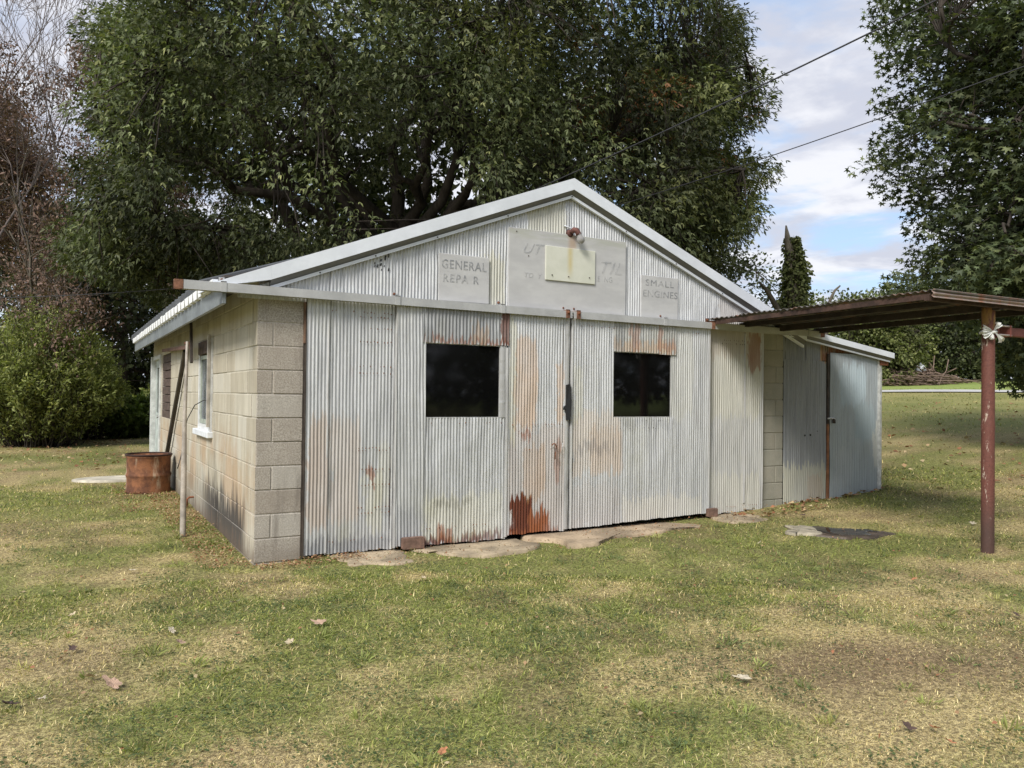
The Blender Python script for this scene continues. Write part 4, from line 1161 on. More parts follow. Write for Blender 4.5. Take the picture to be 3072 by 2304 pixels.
def crown_tree(name, label, cat, base, limbs, clusters, trunk_top, trunk_r, lpc, lsize, tmpl, cols, w, csize, barkm, seed, group=None, mat=None, droop=.55, cw=None, flat=.6, limb_r=.5, twig_r=.022, back=None):
    """trunk + limbs reaching to given targets + leaf clusters each hung on a twig from the nearest limb"""
    rng = np.random.default_rng(seed)
    e = empty(name, tuple(base)); b0 = np.array(base, float)
    tag(e, label, cat, group)
    paths = []
    tt = np.array(trunk_top, float); CC = np.array(clusters, float)
    tp = bez(b0-np.array([0, 0, .3]), tt, 0, 7, .03, rng)
    paths.append((tp, np.linspace(trunk_r*1.25, trunk_r*.75, 7)))
    anchors = [tp[3:]]; ar = [np.full(4, trunk_r*.5)]
    for L in limbs:
        L = np.array(L, float); L = CC[((CC-L)**2).sum(1).argmin()]
        st = tp[rng.integers(4, 7)]
        dist = np.linalg.norm(L-st)
        P = bez(st, L, .10*dist, 10, .03*dist, rng)
        r0 = trunk_r*limb_r*rng.uniform(.75, 1.1)
        R = np.linspace(r0, .03, 10)
        paths.append((P, R)); anchors.append(P[2:]); ar.append(R[2:])
        for q in range(5):   # side branches
            s = P[rng.integers(3, 9)]; d = rng.normal(size=3); d[2] = abs(d[2])*.3-.1
            tgt = s+(d/np.linalg.norm(d)*.55+(L-st)/dist*.5)*dist*rng.uniform(.22, .42)
            if ((CC-tgt)**2).sum(1).min() > .45: continue
            PP = bez(s, tgt, .05*dist, 6, .02*dist, rng); paths.append((PP, np.linspace(r0*.38, .02, 6))); anchors.append(PP[1:]); ar.append(np.linspace(r0*.38, .02, 6)[1:])
    A = np.concatenate(anchors)
    C = np.array(clusters, float)
    idx = np.empty(len(C), int)
    for s in range(0, len(C), 400):
        idx[s:s+400] = ((C[s:s+400, None, :]-A[None])**2).sum(-1).argmin(1)
    tw = []
    for c, i in zip(C, idx):
        tw.append((bez(A[i], c, .08, 4, .04, rng), np.array([twig_r*1.3, twig_r, twig_r*.7, twig_r*.35])))
    V, F = tube_arrays([(p-b0, r) for p, r in paths], 8)
    link('trunk', fast('trunk', V, F), barkm, e, True)
    V, F = tube_arrays([(p-b0, r) for p, r in tw], 4)
    link('branches', fast('branches', V, F), barkm, e, True)['kind'] = 'stuff'
    # leaves
    n = len(C)*lpc
    ci = np.repeat(np.arange(len(C)), lpc)
    off = rng.normal(size=(n, 3)); rr = rng.uniform(.15, 1, n)**.5
    off = off/np.linalg.norm(off, axis=1)[:, None]*rr[:, None]*csize*np.array([1, 1, .75])
    P = C[ci]+off-b0
    outd = C[ci]-(b0+np.array([0, 0, C[:, 2].mean()-b0[2]])); outd /= np.linalg.norm(outd, axis=1)[:, None]+1e-6
    D = outd*.5+off/csize*.7+rng.normal(size=(n, 3))*.5; D[:, 2] -= droop
    cc = palette(n, rng, cols, w)
    cl = rng.uniform(.62, 1.38, len(C))*(.45+1.15*np.clip((fbm(C[:, 0]*.55+C[:, 2]*.5, C[:, 1]*.55-C[:, 2]*.6, seed+3, 3)-.3)*2.5, 0, 1)); cc = cc*cl[ci][:, None]  # clump brightness puts sunlit and shaded clumps into the leaf colour
    if cw is not None: cc = cw(C[ci], cc, rng)
    me = leaves('crown', P, D, lsize*rng.uniform(.65, 1.25, n), tmpl, cc, rng, flat)
    link('crown', me, mat or M_leaf, e)
    if back is not None and len(back):
        Cb = np.array(back); ci = np.repeat(np.arange(len(Cb)), 26); n = len(ci)
        off = rng.normal(size=(n, 3))*.42
        D = rng.normal(size=(n, 3)); D[:, 2] -= droop
        link('crown', leaves('crown', Cb[ci]+off-b0, D, .27*rng.uniform(.65, 1.25, n), T_broad(), palette(n, rng, cols, w), rng, flat), mat or M_leaf, e)
    return e

# ---- big oak behind the workshop
rng = np.random.default_rng(3)
OB = np.array([6.0, 12.3, float(terrain(6.0, 12.3))])
Rl = np.array([math.cos(YAW), -math.sin(YAW), 0]); Fd = np.array([math.sin(YAW), math.cos(YAW), 0])
def oakP(l, d, z): return OB+Rl*l+Fd*d+np.array([0, 0, z-OB[2]])
cl = []
def noise3(P, s, seed): return (fbm(P[:, 0]*s+P[:, 2]*s*.6, P[:, 1]*s-P[:, 2]*s*.8, seed, 2))
N = 24000
L = rng.uniform(-9.6, 10.2, N); Dd = rng.uniform(-7.5, 7, N); Z = rng.uniform(2.6, 17, N)
q = (np.abs((L-.4)/9.4))**2.6+(np.abs(Dd)/7.2)**2.6+(np.abs(Z-9.4)/7.2)**2.6
under = (np.abs(L+.6) < 3.0) & (Z < 6.9-.12*np.abs(L)) & (Dd < .3) & (rng.uniform(size=N) < .90)
low = Z < (4.6-.22*np.abs(L))
P = np.stack([L, Dd, Z], -1)
nn = noise3(P, .33, 77)
keep = (q < .80+.55*(nn-.5)*2) & ~under & ~low & (nn > .36)
p_in = np.where(Z > 12.4, .16, np.where(q > .42, .75, .30))*np.where(Dd > 1.5, .75, 1)
keep &= rng.uniform(size=N) < p_in
idx = np.where(keep)[0]; cl = []; clb = []
OL = [(-100, 300), (0, 265), (30, 200), (60, 190), (130, 215), (200, 185), (250, 200), (320, 225), (350, 215), (380, 190), (430, 160), (520, 150), (580, 190), (640, 300), (720, 420)]
OR = [(-100, 1560), (0, 1575), (60, 1590), (130, 1570), (165, 1620), (210, 1655), (260, 1645), (330, 1600), (420, 1630), (470, 1600), (510, 1560), (570, 1600), (720, 1640)]
def view(p):
    v = p-CAM; z = v@CF; k = 2212/3072
    return (1536+FPX*(v@CR)/z)*k, (1152-FPX*(v@CU)/z)*k
HOLES = [(425, 440, 78, 42), (480, 512, 60, 30), (595, 300, 26, 24), (395, 385, 45, 26), (610, 600, 40, 20), (345, 600, 70, 28), (1255, 120, 22, 26), (1175, 50, 20, 25), (1500, 60, 45, 55), (1345, 415, 55, 26), (700, 420, 22, 16)]
def fits(p, mg=0):
    a, b_ = view(p)
    for (hx, hy, rx, ry) in HOLES:
        if ((a-hx)/rx)**2+((b_-hy)/ry)**2 < 1: return False
    w1 = (float(vnoise(np.array(b_/46.0), np.array(p[1]*.15), 61))-.5)*120; w2 = (float(vnoise(np.array(b_/46.0), np.array(p[1]*.15), 67))-.5)*120
    return np.interp(b_, [q_[0] for q_ in OL], [q_[1] for q_ in OL])+w1 < a < np.interp(b_, [q_[0] for q_ in OR], [q_[1] for q_ in OR])+w2
for i in idx:
    p = oakP(L[i], Dd[i], Z[i])
    if fits(p) and (Dd[i] <= 1.2 or (fits(p+Rl*.9) and fits(p-Rl*.9) and fits(p+np.array([0, 0, .5])))): (clb if Dd[i] > 1.2 else cl).append(p)
    if len(cl) >= 2900: break
print('oak clusters', len(idx), len(cl), len(clb))
# drooping skirts: left and right lower sides
for (px, py, D, n_, sx_, sz_) in ((215, 500, 17.5, 90, 1.5, .9), (330, 560, 18.5, 70, 1.6, .7), (180, 330, 18, 70, 1.2, 1.1), (250, 110, 18, 60, 1.2, 1.0), (1600, 300, 19, 70, 1.0, 1.2), (1570, 470, 19, 60, 1.0, .9), (1640, 560, 21, 40, .9, .7), (1500, 560, 18.5, 45, 1.1, .7), (560, 540, 17, 50, 1.3, .5), (1400, 470, 17, 50, 1.5, .6), (240, 600, 21, 40, 1.3, .5), (1560, 60, 20, 60, .8, 1.2), (1480, 160, 18, 50, 1.0, 1.2)):
    c0 = at(px, py, D)
    for k in range(n_):
        p = c0+Rl*rng.normal(0, sx_*.6)+Fd*rng.normal(0, .9)+np.array([0, 0, rng.normal(0, sz_*.6)])
        if fits(p): cl.append(p)
limbs = [oakP(*a) for a in ((-6.3, -2.5, 7.2), (-4.5, -5, 9), (-2, -5.5, 11), (2.5, -5, 9.5), (6.5, -3, 8), (7, 0, 9.5), (-7, 1, 9), (-5, 3, 12), (0, 1, 14), (4, 2, 13), (6.5, 3.5, 10), (-6, -4, 5.6), (5.5, -4.5, 5.8), (-2.5, -2.5, 8.6), (1.6, -3.2, 8.0), (3.6, -4.0, 7.0), (-7, -1, 5.0), (7.5, 1, 5.6))]
def oak_tint(C, cc, rng):
    # a few yellowing and rust-brown sprays on the right side
    lat = (C-OB)@Rl
    k = fbm(C[:, 0]*.9+C[:, 2]*1.1, C[:, 1]*.9-C[:, 2], 41, 3)
    m1 = (k > .64) & (lat > .5)
    cc[m1] = cc[m1]*.45+np.array([.10, .105, .03])*.75
    m2 = (k > .76) & (lat > 2.5)
    cc[m2] = np.array([.26, .12, .05])*rng.uniform(.6, 1.3, (m2.sum(), 1))
    return cc
crown_tree('oak_tree', 'huge dark green oak tree spreading behind the workshop roof', 'tree', OB, limbs, cl, oakP(0, 0, 4.6), .50, 74, .135, T_oak(), OAKC[:4], (4, 4, 2, .7), .54, M_bark, 5, cw=oak_tint, limb_r=.42, back=clb)

# ---- sweetgum on the right
rng = np.random.default_rng(8)
GB = at(2395, 1000, 13.5); GB[2] = float(terrain(GB[0], GB[1]))
cl = []
edge = [(-120, 1850), (0, 1885), (60, 1895), (130, 1872), (200, 1895), (300, 1862), (330, 1845), (380, 1885), (430, 1950), (500, 1935), (560, 1945), (592, 1895), (630, 1960), (680, 2040), (740, 2090), (800, 2150), (860, 2160)]
for k in range(6000):
    py = rng.uniform(-160, 850)
    ex = np.interp(py, [e[0] for e in edge], [e[1] for e in edge])
    cxp = 2395
    # crown is round in plan: pick an angle and a radius share
    R = (cxp-ex-62)/1703*13.5
    a = rng.uniform(0, 2*math.pi); r = R*math.sqrt(rng.uniform(.10, 1.0))
    l = r*math.cos(a); d = r*math.sin(a)
    if d > 0 and rng.uniform() < .6: continue
    if l > .9 and rng.uniform() < .85: continue
    c0 = at(cxp, py, 13.5)
    p = c0+Rl*l+Fd*d
    if p[2] < 1.75: continue
    if float(fbm(np.array(p[0]*.8+p[2]), np.array(p[1]*.8-p[2]*.7), 15, 2)) < .33: continue
    cl.append(p)
for (px, py, D, n_, s1, s2) in ((1925, 592, 11.8, 14, .30, .10), (1905, 340, 12, 14, .22, .16), (1925, 100, 12.3, 12, .22, .16), (1970, 640, 11.8, 14, .35, .12), (2185, 838, 10.5, 8, .22, .10), (2168, 848, 10.5, 4, .10, .06)):
    c0 = at(px, py, D)
    for k in range(n_): cl.append(c0+Rl*rng.normal(0, s1)+Fd*rng.normal(0, .3)+np.array([0, 0, rng.normal(0, s2)]))
print('gum', len(cl)); cl = cl[:1700]
limbs = [at(px, py, D) for px, py, D in ((2060, 560, 12.2), (2060, 330, 12), (2060, 120, 12.2), (2150, 420, 11), (2150, 200, 11), (2200, 700, 11.2), (2450, 300, 11), (2600, 400, 14), (2400, 0, 13), (2250, 50, 15), (2250, 500, 15.5), (2100, 640, 12), (2190, 800, 11))]
GUMC = [(.045, .060, .030), (.070, .088, .041), (.108, .126, .055), (.16, .174, .072)]
crown_tree('sweetgum_tree', 'star-leaved sweetgum tree filling the right edge behind the awning', 'tree', GB, limbs, cl, GB+np.array([0, 0, 6.5]), .24, 36, .145, T_star(), GUMC, (4, 4, 2, .6), .36, M_bark, 9, limb_r=.35, droop=.35, flat=.9, twig_r=.011)
# the lowest clusters above are part of the same crown

# ---- bare reddish tree at the far left
def grow(paths, tips, p, d, L, r, lev, rng, spread=.5):
    n = 5
    P = [p]; dd = d.copy()
    for k in range(n-1):
        dd = dd+rng.normal(0, .10, 3)+np.array([0, 0, .05]); dd /= np.linalg.norm(dd)
        P.append(P[-1]+dd*L/(n-1))
    P = np.array(P); paths.append((P, np.linspace(r, r*.6, n)))
    if lev == 0: tips.append(P[-1]); tips.append(P[2]); return
    for k in range(rng.integers(3, 5)):
        s = P[rng.integers(2, 5)]
        nd_ = dd+rng.normal(0, spread, 3); nd_ /= np.linalg.norm(nd_)
        grow(paths, tips, s, nd_, L*rng.uniform(.58, .80), r*.52, lev-1, rng, spread)
def bare_tree(name, label, base, h, lev, seed, leafcol, nleaf, barkm, lsize=.10, group=None, lean=(0, 0, 1), spread=.5, lz=(0, 99), r0=.16):
    rng = np.random.default_rng(seed); base = np.array(base, float)
    e = empty(name, tuple(base)); tag(e, label, 'tree', group)
    paths = []; tips = []
    d = np.array(lean, float); d /= np.linalg.norm(d)
    grow(paths, tips, np.zeros(3)-np.array([0, 0, .2]), d, h*.36, r0, lev, rng, spread)
    V, F = tube_arrays([(p, np.maximum(r, .009)) for p, r in paths[:1]], 8)
    link('trunk', fast('trunk', V, F), barkm, e, True)
    V, F = tube_arrays([(p, np.maximum(r, .0065)) for p, r in paths[1:]], 4)
    link('branches', fast('branches', V, F), barkm, e, True)['kind'] = 'stuff'
    T = np.array(tips); T = T[(T[:, 2] > lz[0]) & (T[:, 2] < lz[1])]
    if nleaf and len(T):
        i = rng.integers(0, len(T), nleaf)
        P = T[i]+rng.normal(0, .22, (nleaf, 3)); D = rng.normal(size=(nleaf, 3)); D[:, 2] -= .6
        link('crown', leaves('crown', P, D, lsize*rng.uniform(.6, 1.3, nleaf), T_lance(.22), palette(nleaf, rng, leafcol, np.ones(len(leafcol))), rng, .3), M_dead, e)
    return e
def gp(px, D):
    p = at(px, 850, D); return np.array([p[0], p[1], float(terrain(p[0], p[1]))])
BROWN = [(.19, .125, .10), (.14, .095, .078), (.25, .17, .135)]
bare_tree('bare_tree', 'tall leafless tree with pale twigs and reddish-brown lower foliage at the left edge', gp(-25, 25), 21.5, 6, 31, BROWN, 42000, M_bark2, .15, 'autumn trees at the left', (.04, 0, 1), .46, (4.0, 12.6), .075)
bare_tree('bare_tree', 'slender reddish-brown twiggy tree between the bare tree and the oak', gp(85, 27), 17.5, 6, 35, BROWN, 42000, M_bark2, .15, 'autumn trees at the left', (.04, 0, 1), .46, (3.0, 11.6), .07)
bare_tree('bare_tree', 'reddish-brown sapling with sparse foliage low behind the willowy bush', gp(40, 21), 8.5, 4, 37, BROWN, 4500, M_bark3, .11, 'autumn trees at the left', (.1, 0, 1), .5, (2.0, 7), .1)

# ---- background trees: rounded crowns of leaf clumps
def bg_tree(name, label, base, h, w, seed, cols, wts, ncl, lpc, ls, group, z0=.15, barkm=None, csz=None, topw=.75, tmpl=None):
    rng = np.random.default_rng(seed); base = np.array(base, float)
    C = []
    while len(C) < ncl:
        a = rng.uniform(0, 2*math.pi); z = rng.uniform(z0, 1); rr = math.sqrt(rng.uniform(.12, 1))
        prof = math.sin(math.pi*min(.98, (z-z0)/(1-z0)*topw+.28))**.7
        p = base+np.array([math.cos(a)*rr*prof*w/2, math.sin(a)*rr*prof*w/2, z*h])
        if float(fbm(np.array(p[0]*.7+p[2]*.5), np.array(p[1]*.7-p[2]*.6), seed, 2)) < .36: continue
        C.append(p)
    lim = [C[int(i)] for i in rng.integers(0, ncl, 7)]
    return crown_tree(name, label, 'tree', base, lim, C, base+np.array([0, 0, h*.4]), .016*h+.05, lpc, ls, tmpl or T_broad(), cols, wts, csz or w*.11, barkm or M_bark, seed, group, M_leaf2, .3, twig_r=.02)
DKG = [(.036, .046, .022), (.055, .066, .029), (.078, .088, .036)]
MDG = [(.080, .098, .034), (.118, .138, .046), (.165, .18, .062)]
YLG = [(.12, .14, .05), (.17, .18, .07), (.09, .11, .04)]
k = 0
for (px, D, h, w, cs, lab) in ((-60, 38, 13, 11, DKG, 'dark tree at the far left edge behind the willowy bush'), (120, 42, 11, 10, DKG, 'dark tree behind the reddish twiggy tree'), (265, 36, 9.5, 8, DKG, 'dark tree behind the gap left of the workshop eave'), (400, 40, 10, 8, DKG, 'dark evergreen showing just above the left eave'), (520, 46, 11, 9, DKG, 'dark tree half hidden by the left rake of the roof')):
    bg_tree('background_tree', lab, gp(px, D), h, w, 60+k, cs, (3, 3, 1), 240, 40, .27, 'background trees at the left', .04); k += 1
for (px, D, h, w, cs, lab) in ((1540, 40, 7.0, 8, DKG, 'dark tree behind the right roof slope'), (1800, 49, 5.2, 9, MDG, 'leafy green tree of the far hedge left of the lean-to corner'), (1890, 50, 5.0, 8, MDG, 'leafy green tree of the far hedge right above the lean-to roof corner'),
                               (1905, 46.5, 4.6, 5, YLG, 'pale yellow-green tree of the far hedge beside the thin pole'), (1985, 51, 6.0, 8, MDG, 'green tree of the far hedge behind the brush pile'), (2060, 50, 6.5, 8, DKG, 'dark green tree of the far hedge left of the post'), (2140, 49, 7, 9, DKG, 'dark green tree of the far hedge right behind the post'), (2230, 47, 7, 9, MDG, 'green tree of the far hedge at the right edge'), (2330, 47, 7.5, 9, MDG, 'green tree of the far hedge beyond the sweetgum')):
    bg_tree('hedge_tree', lab, gp(px, D), h, w, 60+k, cs, (3, 3, 1), 260, 52, .19, 'trees of the far hedge', .02, topw=.6); k += 1
# trees across the road behind the photographer: the windows mirror them
for (x, y, h, w, nm) in ((-14, -36, 13, 12, 'second from the west end'), (-2, -40, 14, 13, 'third from the west end'), (10, -38, 13, 12, 'fourth from the west end'), (21, -36, 14, 13, 'fourth from the east end'), (33, -33, 13, 12, 'third from the east end'), (45, -28, 13, 13, 'second from the east end'), (-27, -33, 12, 12, 'at the west end'), (56, -18, 12, 12, 'at the east end')):
    bg_tree('yard_tree', 'broad dark tree %s in the row behind the viewpoint' % nm, (x, y, float(terrain(x, y))), h, w, 90+k, DKG, (3, 3, 1), 150, 24, .62, 'trees behind the viewpoint', .05); k += 1

# ---- bushes
def bush(name, label, base, h, w, nst, nl, seed, cols, ls, arch=.5, lance=.17, group=None, upr=.5, barkm=None):
    rng = np.random.default_rng(seed); base = np.array(base, float)
    e = empty(name, tuple(base)); tag(e, label, 'bush', group)
    paths = []; PP = []; DD = []
    for k in range(nst):
        a = rng.uniform(0, 2*math.pi); R = w/2*math.sqrt(rng.uniform(.02, 1)); H = h*(1-.55*(R/(w/2))**2)*rng.uniform(.65, 1.08)
        s = np.array([math.cos(a), math.sin(a), 0])*R*rng.uniform(.05, .5); s[2] = -.05
        tip = np.array([math.cos(a)*R*1.05, math.sin(a)*R*1.05, H])
        P = bez(s, tip, arch*H*.35, 8, .02*h, rng)
        paths.append((P, np.linspace(.016, .005, 8)))
        t = rng.uniform(.08, 1.0, nl)**.8*7; i = np.minimum(t.astype(int), 6); f = (t-i)[:, None]
        Q = P[i]*(1-f)+P[i+1]*f; d = P[i+1]-P[i]; d /= np.linalg.norm(d, axis=1)[:, None]
        PP.append(Q+rng.normal(0, .055*h/3, (nl, 3))); DD.append(d*upr+rng.normal(0, .55, (nl, 3)))
    V, F = tube_arrays(paths, 4); link('stems', fast('stems', V, F), barkm or M_bark, e, True)
    P = np.concatenate(PP); D = np.concatenate(DD); P[:, 2] = np.maximum(P[:, 2], .02)
    cc = palette(len(P), rng, cols, (3, 3, 1.4)); k = fbm(P[:, 0]*2+P[:, 2], P[:, 1]*2-P[:, 2]*1.5, seed, 3); cc *= (.45+1.1*k)[:, None]
    link('foliage', leaves('foliage', P, D, ls*rng.uniform(.6, 1.3, len(P)), T_lance(lance), cc, rng, .4), M_leaf2, e)
    return e
BUSHC = [(.17, .20, .068), (.24, .27, .088), (.34, .345, .115)]
bush('willowy_bush', 'large willowy green bush at the left edge of the yard', gp(92, 20.2), 3.6, 3.9, 460, 150, 70, BUSHC, .105, .55, .16)
bush('willowy_bush', 'smaller upright bush at the right flank of the large willowy bush', gp(182, 23.0), 3.0, 2.4, 240, 110, 71, BUSHC, .105, .5, .16)
bush('willowy_bush', 'part-hidden bush at the extreme left edge behind the large willowy bush', gp(-20, 22), 3.4, 3.6, 240, 110, 74, BUSHC, .105, .5, .16)
LIME = [(.085, .125, .030), (.12, .165, .042), (.16, .20, .055)]
bush('leafy_shrub', 'low bright green shrub beside the far end of the block wall', gp(283, 24.0), 1.30, 2.4, 220, 90, 72, LIME, .13, .3, .34)
bush('leafy_shrub', 'low olive shrub half hidden behind the barrel end of the yard', gp(345, 30), 1.6, 3.2, 120, 80, 73, BUSHC, .13, .3, .34)

# ---- ivy-clad broken trunk and stray branch
rng = np.random.default_rng(12)
IB = gp(1716, 22); IV = empty('broken_tree', tuple(IB)); tag(IV, 'snapped-off tree trunk wrapped in ivy right of the roof', 'tree')
zt = 6.25-IB[2]
V, F = tube_arrays([(np.array([(0, 0, -.2), (.02, .02, 1.5), (-.02, 0, 3.2), (-.12, 0, 4.6), (-.28, .02, zt-.45), (-.36, .02, zt)]), np.array([.30, .28, .24, .19, .10, .02])),
                    (np.array([(-.02, 0, 3.2), (.0, 0, 4.2), (.03, 0, 5.0), (.05, 0, zt-.28)]), np.array([.20, .16, .10, .03])),
                    (np.array([(.02, 0, 3.0), (.18, 0, 3.7), (.26, 0, 4.4), (.36, 0, zt-1.0)]), np.array([.15, .13, .10, .03])),
                    (np.array([(-.1, 0, 2.6), (-.5, .1, 3.0), (-.9, .2, 3.6), (-1.2, .2, 3.8)]), np.array([.12, .09, .06, .03]))], 8)
link('trunk', fast('trunk', V, F), M_bark3, IV, True)
n = 5200
z = rng.uniform(.2, 1, n)**.85*(zt-.30); a = rng.uniform(0, 2*math.pi, n); r = (.27+.08*rng.normal(size=n))*(.45+1.15*fbm(z*1.6, a*1.2, 91, 3))*np.interp(z, [0, zt-2.2, zt-.3], [1.1, 1.15, .35])*1.1
cx_ = np.interp(z, [0, 3.2, 4.6, zt], [0, -.02, -.08, -.12])
P = np.stack([cx_+r*np.cos(a), r*np.sin(a), z], -1); D = np.stack([np.cos(a), np.sin(a), -.9+0*a], -1)+rng.normal(0, .4, (n, 3))
link('ivy', leaves('ivy', P, D, .11*rng.uniform(.6, 1.3, n), T_broad(), palette(n, rng, MDG, (2, 3, 1.2))*.8, rng, .2), M_leaf2, IV)
c0 = at(1788, 662, 24); c1 = at(1797, 640, 24); c2 = at(1803, 628, 24); c3 = at(1815, 617, 24); cb = gp(1775, 24)
o = tube('dead_snag', [cb-np.array([0, 0, .2]), (cb+c0)/2, c0, c1, c2, c3], [.10, .08, .055, .045, .04, .025], M_bark3, None, 6)
tag(o, 'bent bare dead branch poking up above the awning roof', 'dead tree')

# ---- brush pile, white tank, pole, far fence
rng = np.random.default_rng(20)
bp = at(1995, 826, 45.0); bp[2] = float(terrain(bp[0], bp[1]))
paths = []
for k in range(260):
    c = bp+Rl*rng.normal(0, 1.0)+Fd*rng.normal(0, .7); c[2] = float(terrain(c[0], c[1]))+rng.uniform(.02, .75)*max(.1, 1-abs((c-bp)@Rl)/2.6)
    d = Rl*rng.normal(.7, .5)+Fd*rng.normal(0, .5)+np.array([0, 0, rng.normal(-.10, .12)]); d /= np.linalg.norm(d); Lh = rng.uniform(.5, 1.4)
    paths.append((bez(c-d*Lh, c+d*Lh, rng.uniform(-.1, .2), 4, .04, rng), np.array([.035, .03, .022, .012])))
V, F = tube_arrays(paths, 4)
o = link('brush_pile', fast('brush_pile', V, F), bark('dry_brush', (.26, .19, .15)), None, True); tag(o, 'heap of dry brown cut branches in front of the far hedge', 'brush pile')
wt_ = empty('white_tank', tuple(at(1988, 812, 45.5))); b_ = np.array(wt_.location); wt_.location.z = float(terrain(b_[0], b_[1]))
tag(wt_, 'small round white tank standing behind the brush pile', 'tank')
lathe('tank', [(0, .55), (.20, .58), (.30, .72), (.32, .88), (.26, 1.05), (.12, 1.16), (.10, 1.24), (0, 1.25)], M_white, wt_)
lathe('stand', [(.24, 0), (.24, .60), (.20, .62)], M_wood, wt_, sides=8)
p0 = gp(1956, 47.2)
o = tube('utility_pole', [p0-np.array([0, 0, .3]), p0+np.array([0, 0, 1.3]), p0+np.array([.02, 0, 2.55])], [.05, .045, .04], plain('pale_pole_wood', (.36, .35, .31), .8), None, 6); tag(o, 'thin pale pole left of the brush pile', 'pole')

# ================================================================== grass
def inside(x, y):
    """where nothing grows: the building and the hard ground"""
    bld = (x > -.03) & (x < 8.22) & (y > -.06) & (y < 9.05)
    return bld
SL_ = [((.95, -.25), (.36, .36)), ((1.95, -.24), (.56, .34)), ((3.7, -.22), (1.25, .32)), ((5.35, -.25), (.5, .33)), ((5.66, -1.30), (.46, .33)), ((-.65, 7.4), (.6, .5))]
def hard(x, y):
    m = np.zeros(len(x), bool)
    for (c, r) in SL_: m |= ((np.abs(x-c[0])/r[0])**2.5+(np.abs(y-c[1])/r[1])**2.5) < 1+.5*(fbm(x*5, y*5, 44, 2)-.5)*2
    return m
def grass_cols(x, y, n, rng):
    sm = fbm(x*6.0, y*6.0, 105, 3)
    g, soilf, dry, mid = lawn_map(x, y)
    soil = rng.uniform(size=n) < soilf
    t = rng.uniform(size=n)
    green = t < (.15+.66*g)
    c = np.empty((n, 3))
    straw = np.array([[.64, .52, .26], [.54, .43, .20], [.74, .62, .35], [.42, .31, .155]])
    grn = np.array([[.21, .25, .060], [.30, .32, .085], [.14, .175, .050], [.40, .40, .125]])
    clo = np.array([[.095, .125, .052], [.13, .16, .070]])
    c[:] = straw[rng.integers(0, 4, n)]
    gi = grn[rng.integers(0, 4, n)]; c[green] = gi[green]
    dk = (sm*.6+mid*.4 > .56) & green & (rng.uniform(size=n) < .6); ci = clo[rng.integers(0, 2, n)]; c[dk] = ci[dk]
    far = np.clip((x-9)/14, 0, 1)
    fcol = np.array([[.135, .155, .045], [.20, .20, .07], [.26, .22, .10]])[rng.integers(0, 3, n)]
    pick = rng.uniform(size=n) < far*.7; c[pick] = fcol[pick]
    so = soil; br = np.array([[.30, .20, .115], [.22, .15, .09], [.42, .32, .20]])[rng.integers(0, 3, n)]; so &= rng.uniform(size=n) < .75; c[so] = br[so]
    c *= rng.uniform(.50, 1.45, n)[:, None]
    return c, soil, g
def scatter(n, dmin, dmax, rng, amax=.74, p=1.0):
    """points on the ground in front of the viewpoint, denser near it"""
    u = rng.uniform(size=n)
    d = (dmin**p+(dmax**p-dmin**p)*u)**(1/p)
    a = YAW+rng.uniform(-amax, amax, n)
    return CAM[0]+d*np.sin(a), CAM[1]+d*np.cos(a), d
def blades(name, n, dmin, dmax, hgt, wid, rng, segs=2, p=1.2):
    x, y, d = scatter(n, dmin, dmax, rng, p=p)
    col, soil, g = grass_cols(x, y, n, rng)
    keep = ~inside(x, y) & ~(hard(x, y) & (rng.uniform(size=n) < .86)) & ~(soil & (rng.uniform(size=n) < .55))
    x, y, d, col, g = x[keep], y[keep], d[keep], col[keep], g[keep]; n = len(x)
    z = terrain(x, y)
    L = hgt*rng.uniform(.45, 1.25, n)*(.75+.5*g)*np.clip(.8+d*.02, .8, 1.3); w = wid*rng.uniform(.6, 1.3, n)*np.clip(d/5, .75, 6)
    az = rng.uniform(0, 2*np.pi, n); el = np.clip(rng.normal(.36, .34, n), .03, 1.10)   # many blades lie down
    D = np.stack([np.cos(az)*np.cos(el), np.sin(az)*np.cos(el), np.sin(el)], -1)
    S = np.stack([-np.sin(az), np.cos(az), 0*az], -1)*(w/2)[:, None]
    B = np.stack([x, y, z-.004], -1)
    tip = B+D*L[:, None]; tip[:, 2] -= L*.28*np.cos(el)
    tip[:, 2] = np.maximum(tip[:, 2], z+.002)
    if segs == 2:
        M_ = B+D*(L*.55)[:, None]
        V = np.stack([B-S, B+S, M_+S*.8, M_-S*.8, tip+S*.12, tip-S*.12], 1).reshape(-1, 3)
        o6 = (np.arange(n)*6)[:, None]
        F = np.concatenate([o6+np.array([[0, 1, 2, 3]]), o6+np.array([[3, 2, 4, 5]])])
        col = np.repeat(col, 6, axis=0)
    else:
        V = np.stack([B-S, B+S, tip+S*.3, tip-S*.3], 1).reshape(-1, 3)
        F = (np.arange(n)*4)[:, None]+np.array([[0, 1, 2, 3]]); col = np.repeat(col, 4, axis=0)
    o = link(name, fast(name, V, F, col), M_grass)
    return o
rng = np.random.default_rng(55)
tag(blades('grass', 225000, 2.2, 6.4, .041, .0044, rng, 2, 1.5), 'short patchy green and straw lawn grass nearest the viewpoint', 'grass', kind='stuff')
tag(blades('grass', 270000, 6.0, 14, .043, .0044, rng, 1, 1.4), 'short patchy lawn grass around the workshop', 'grass', kind='stuff')
tag(blades('grass', 110000, 13.0, 45.0, .060, .0040, rng, 1, 1.3), 'mown grass of the far yard and field', 'grass', kind='stuff')

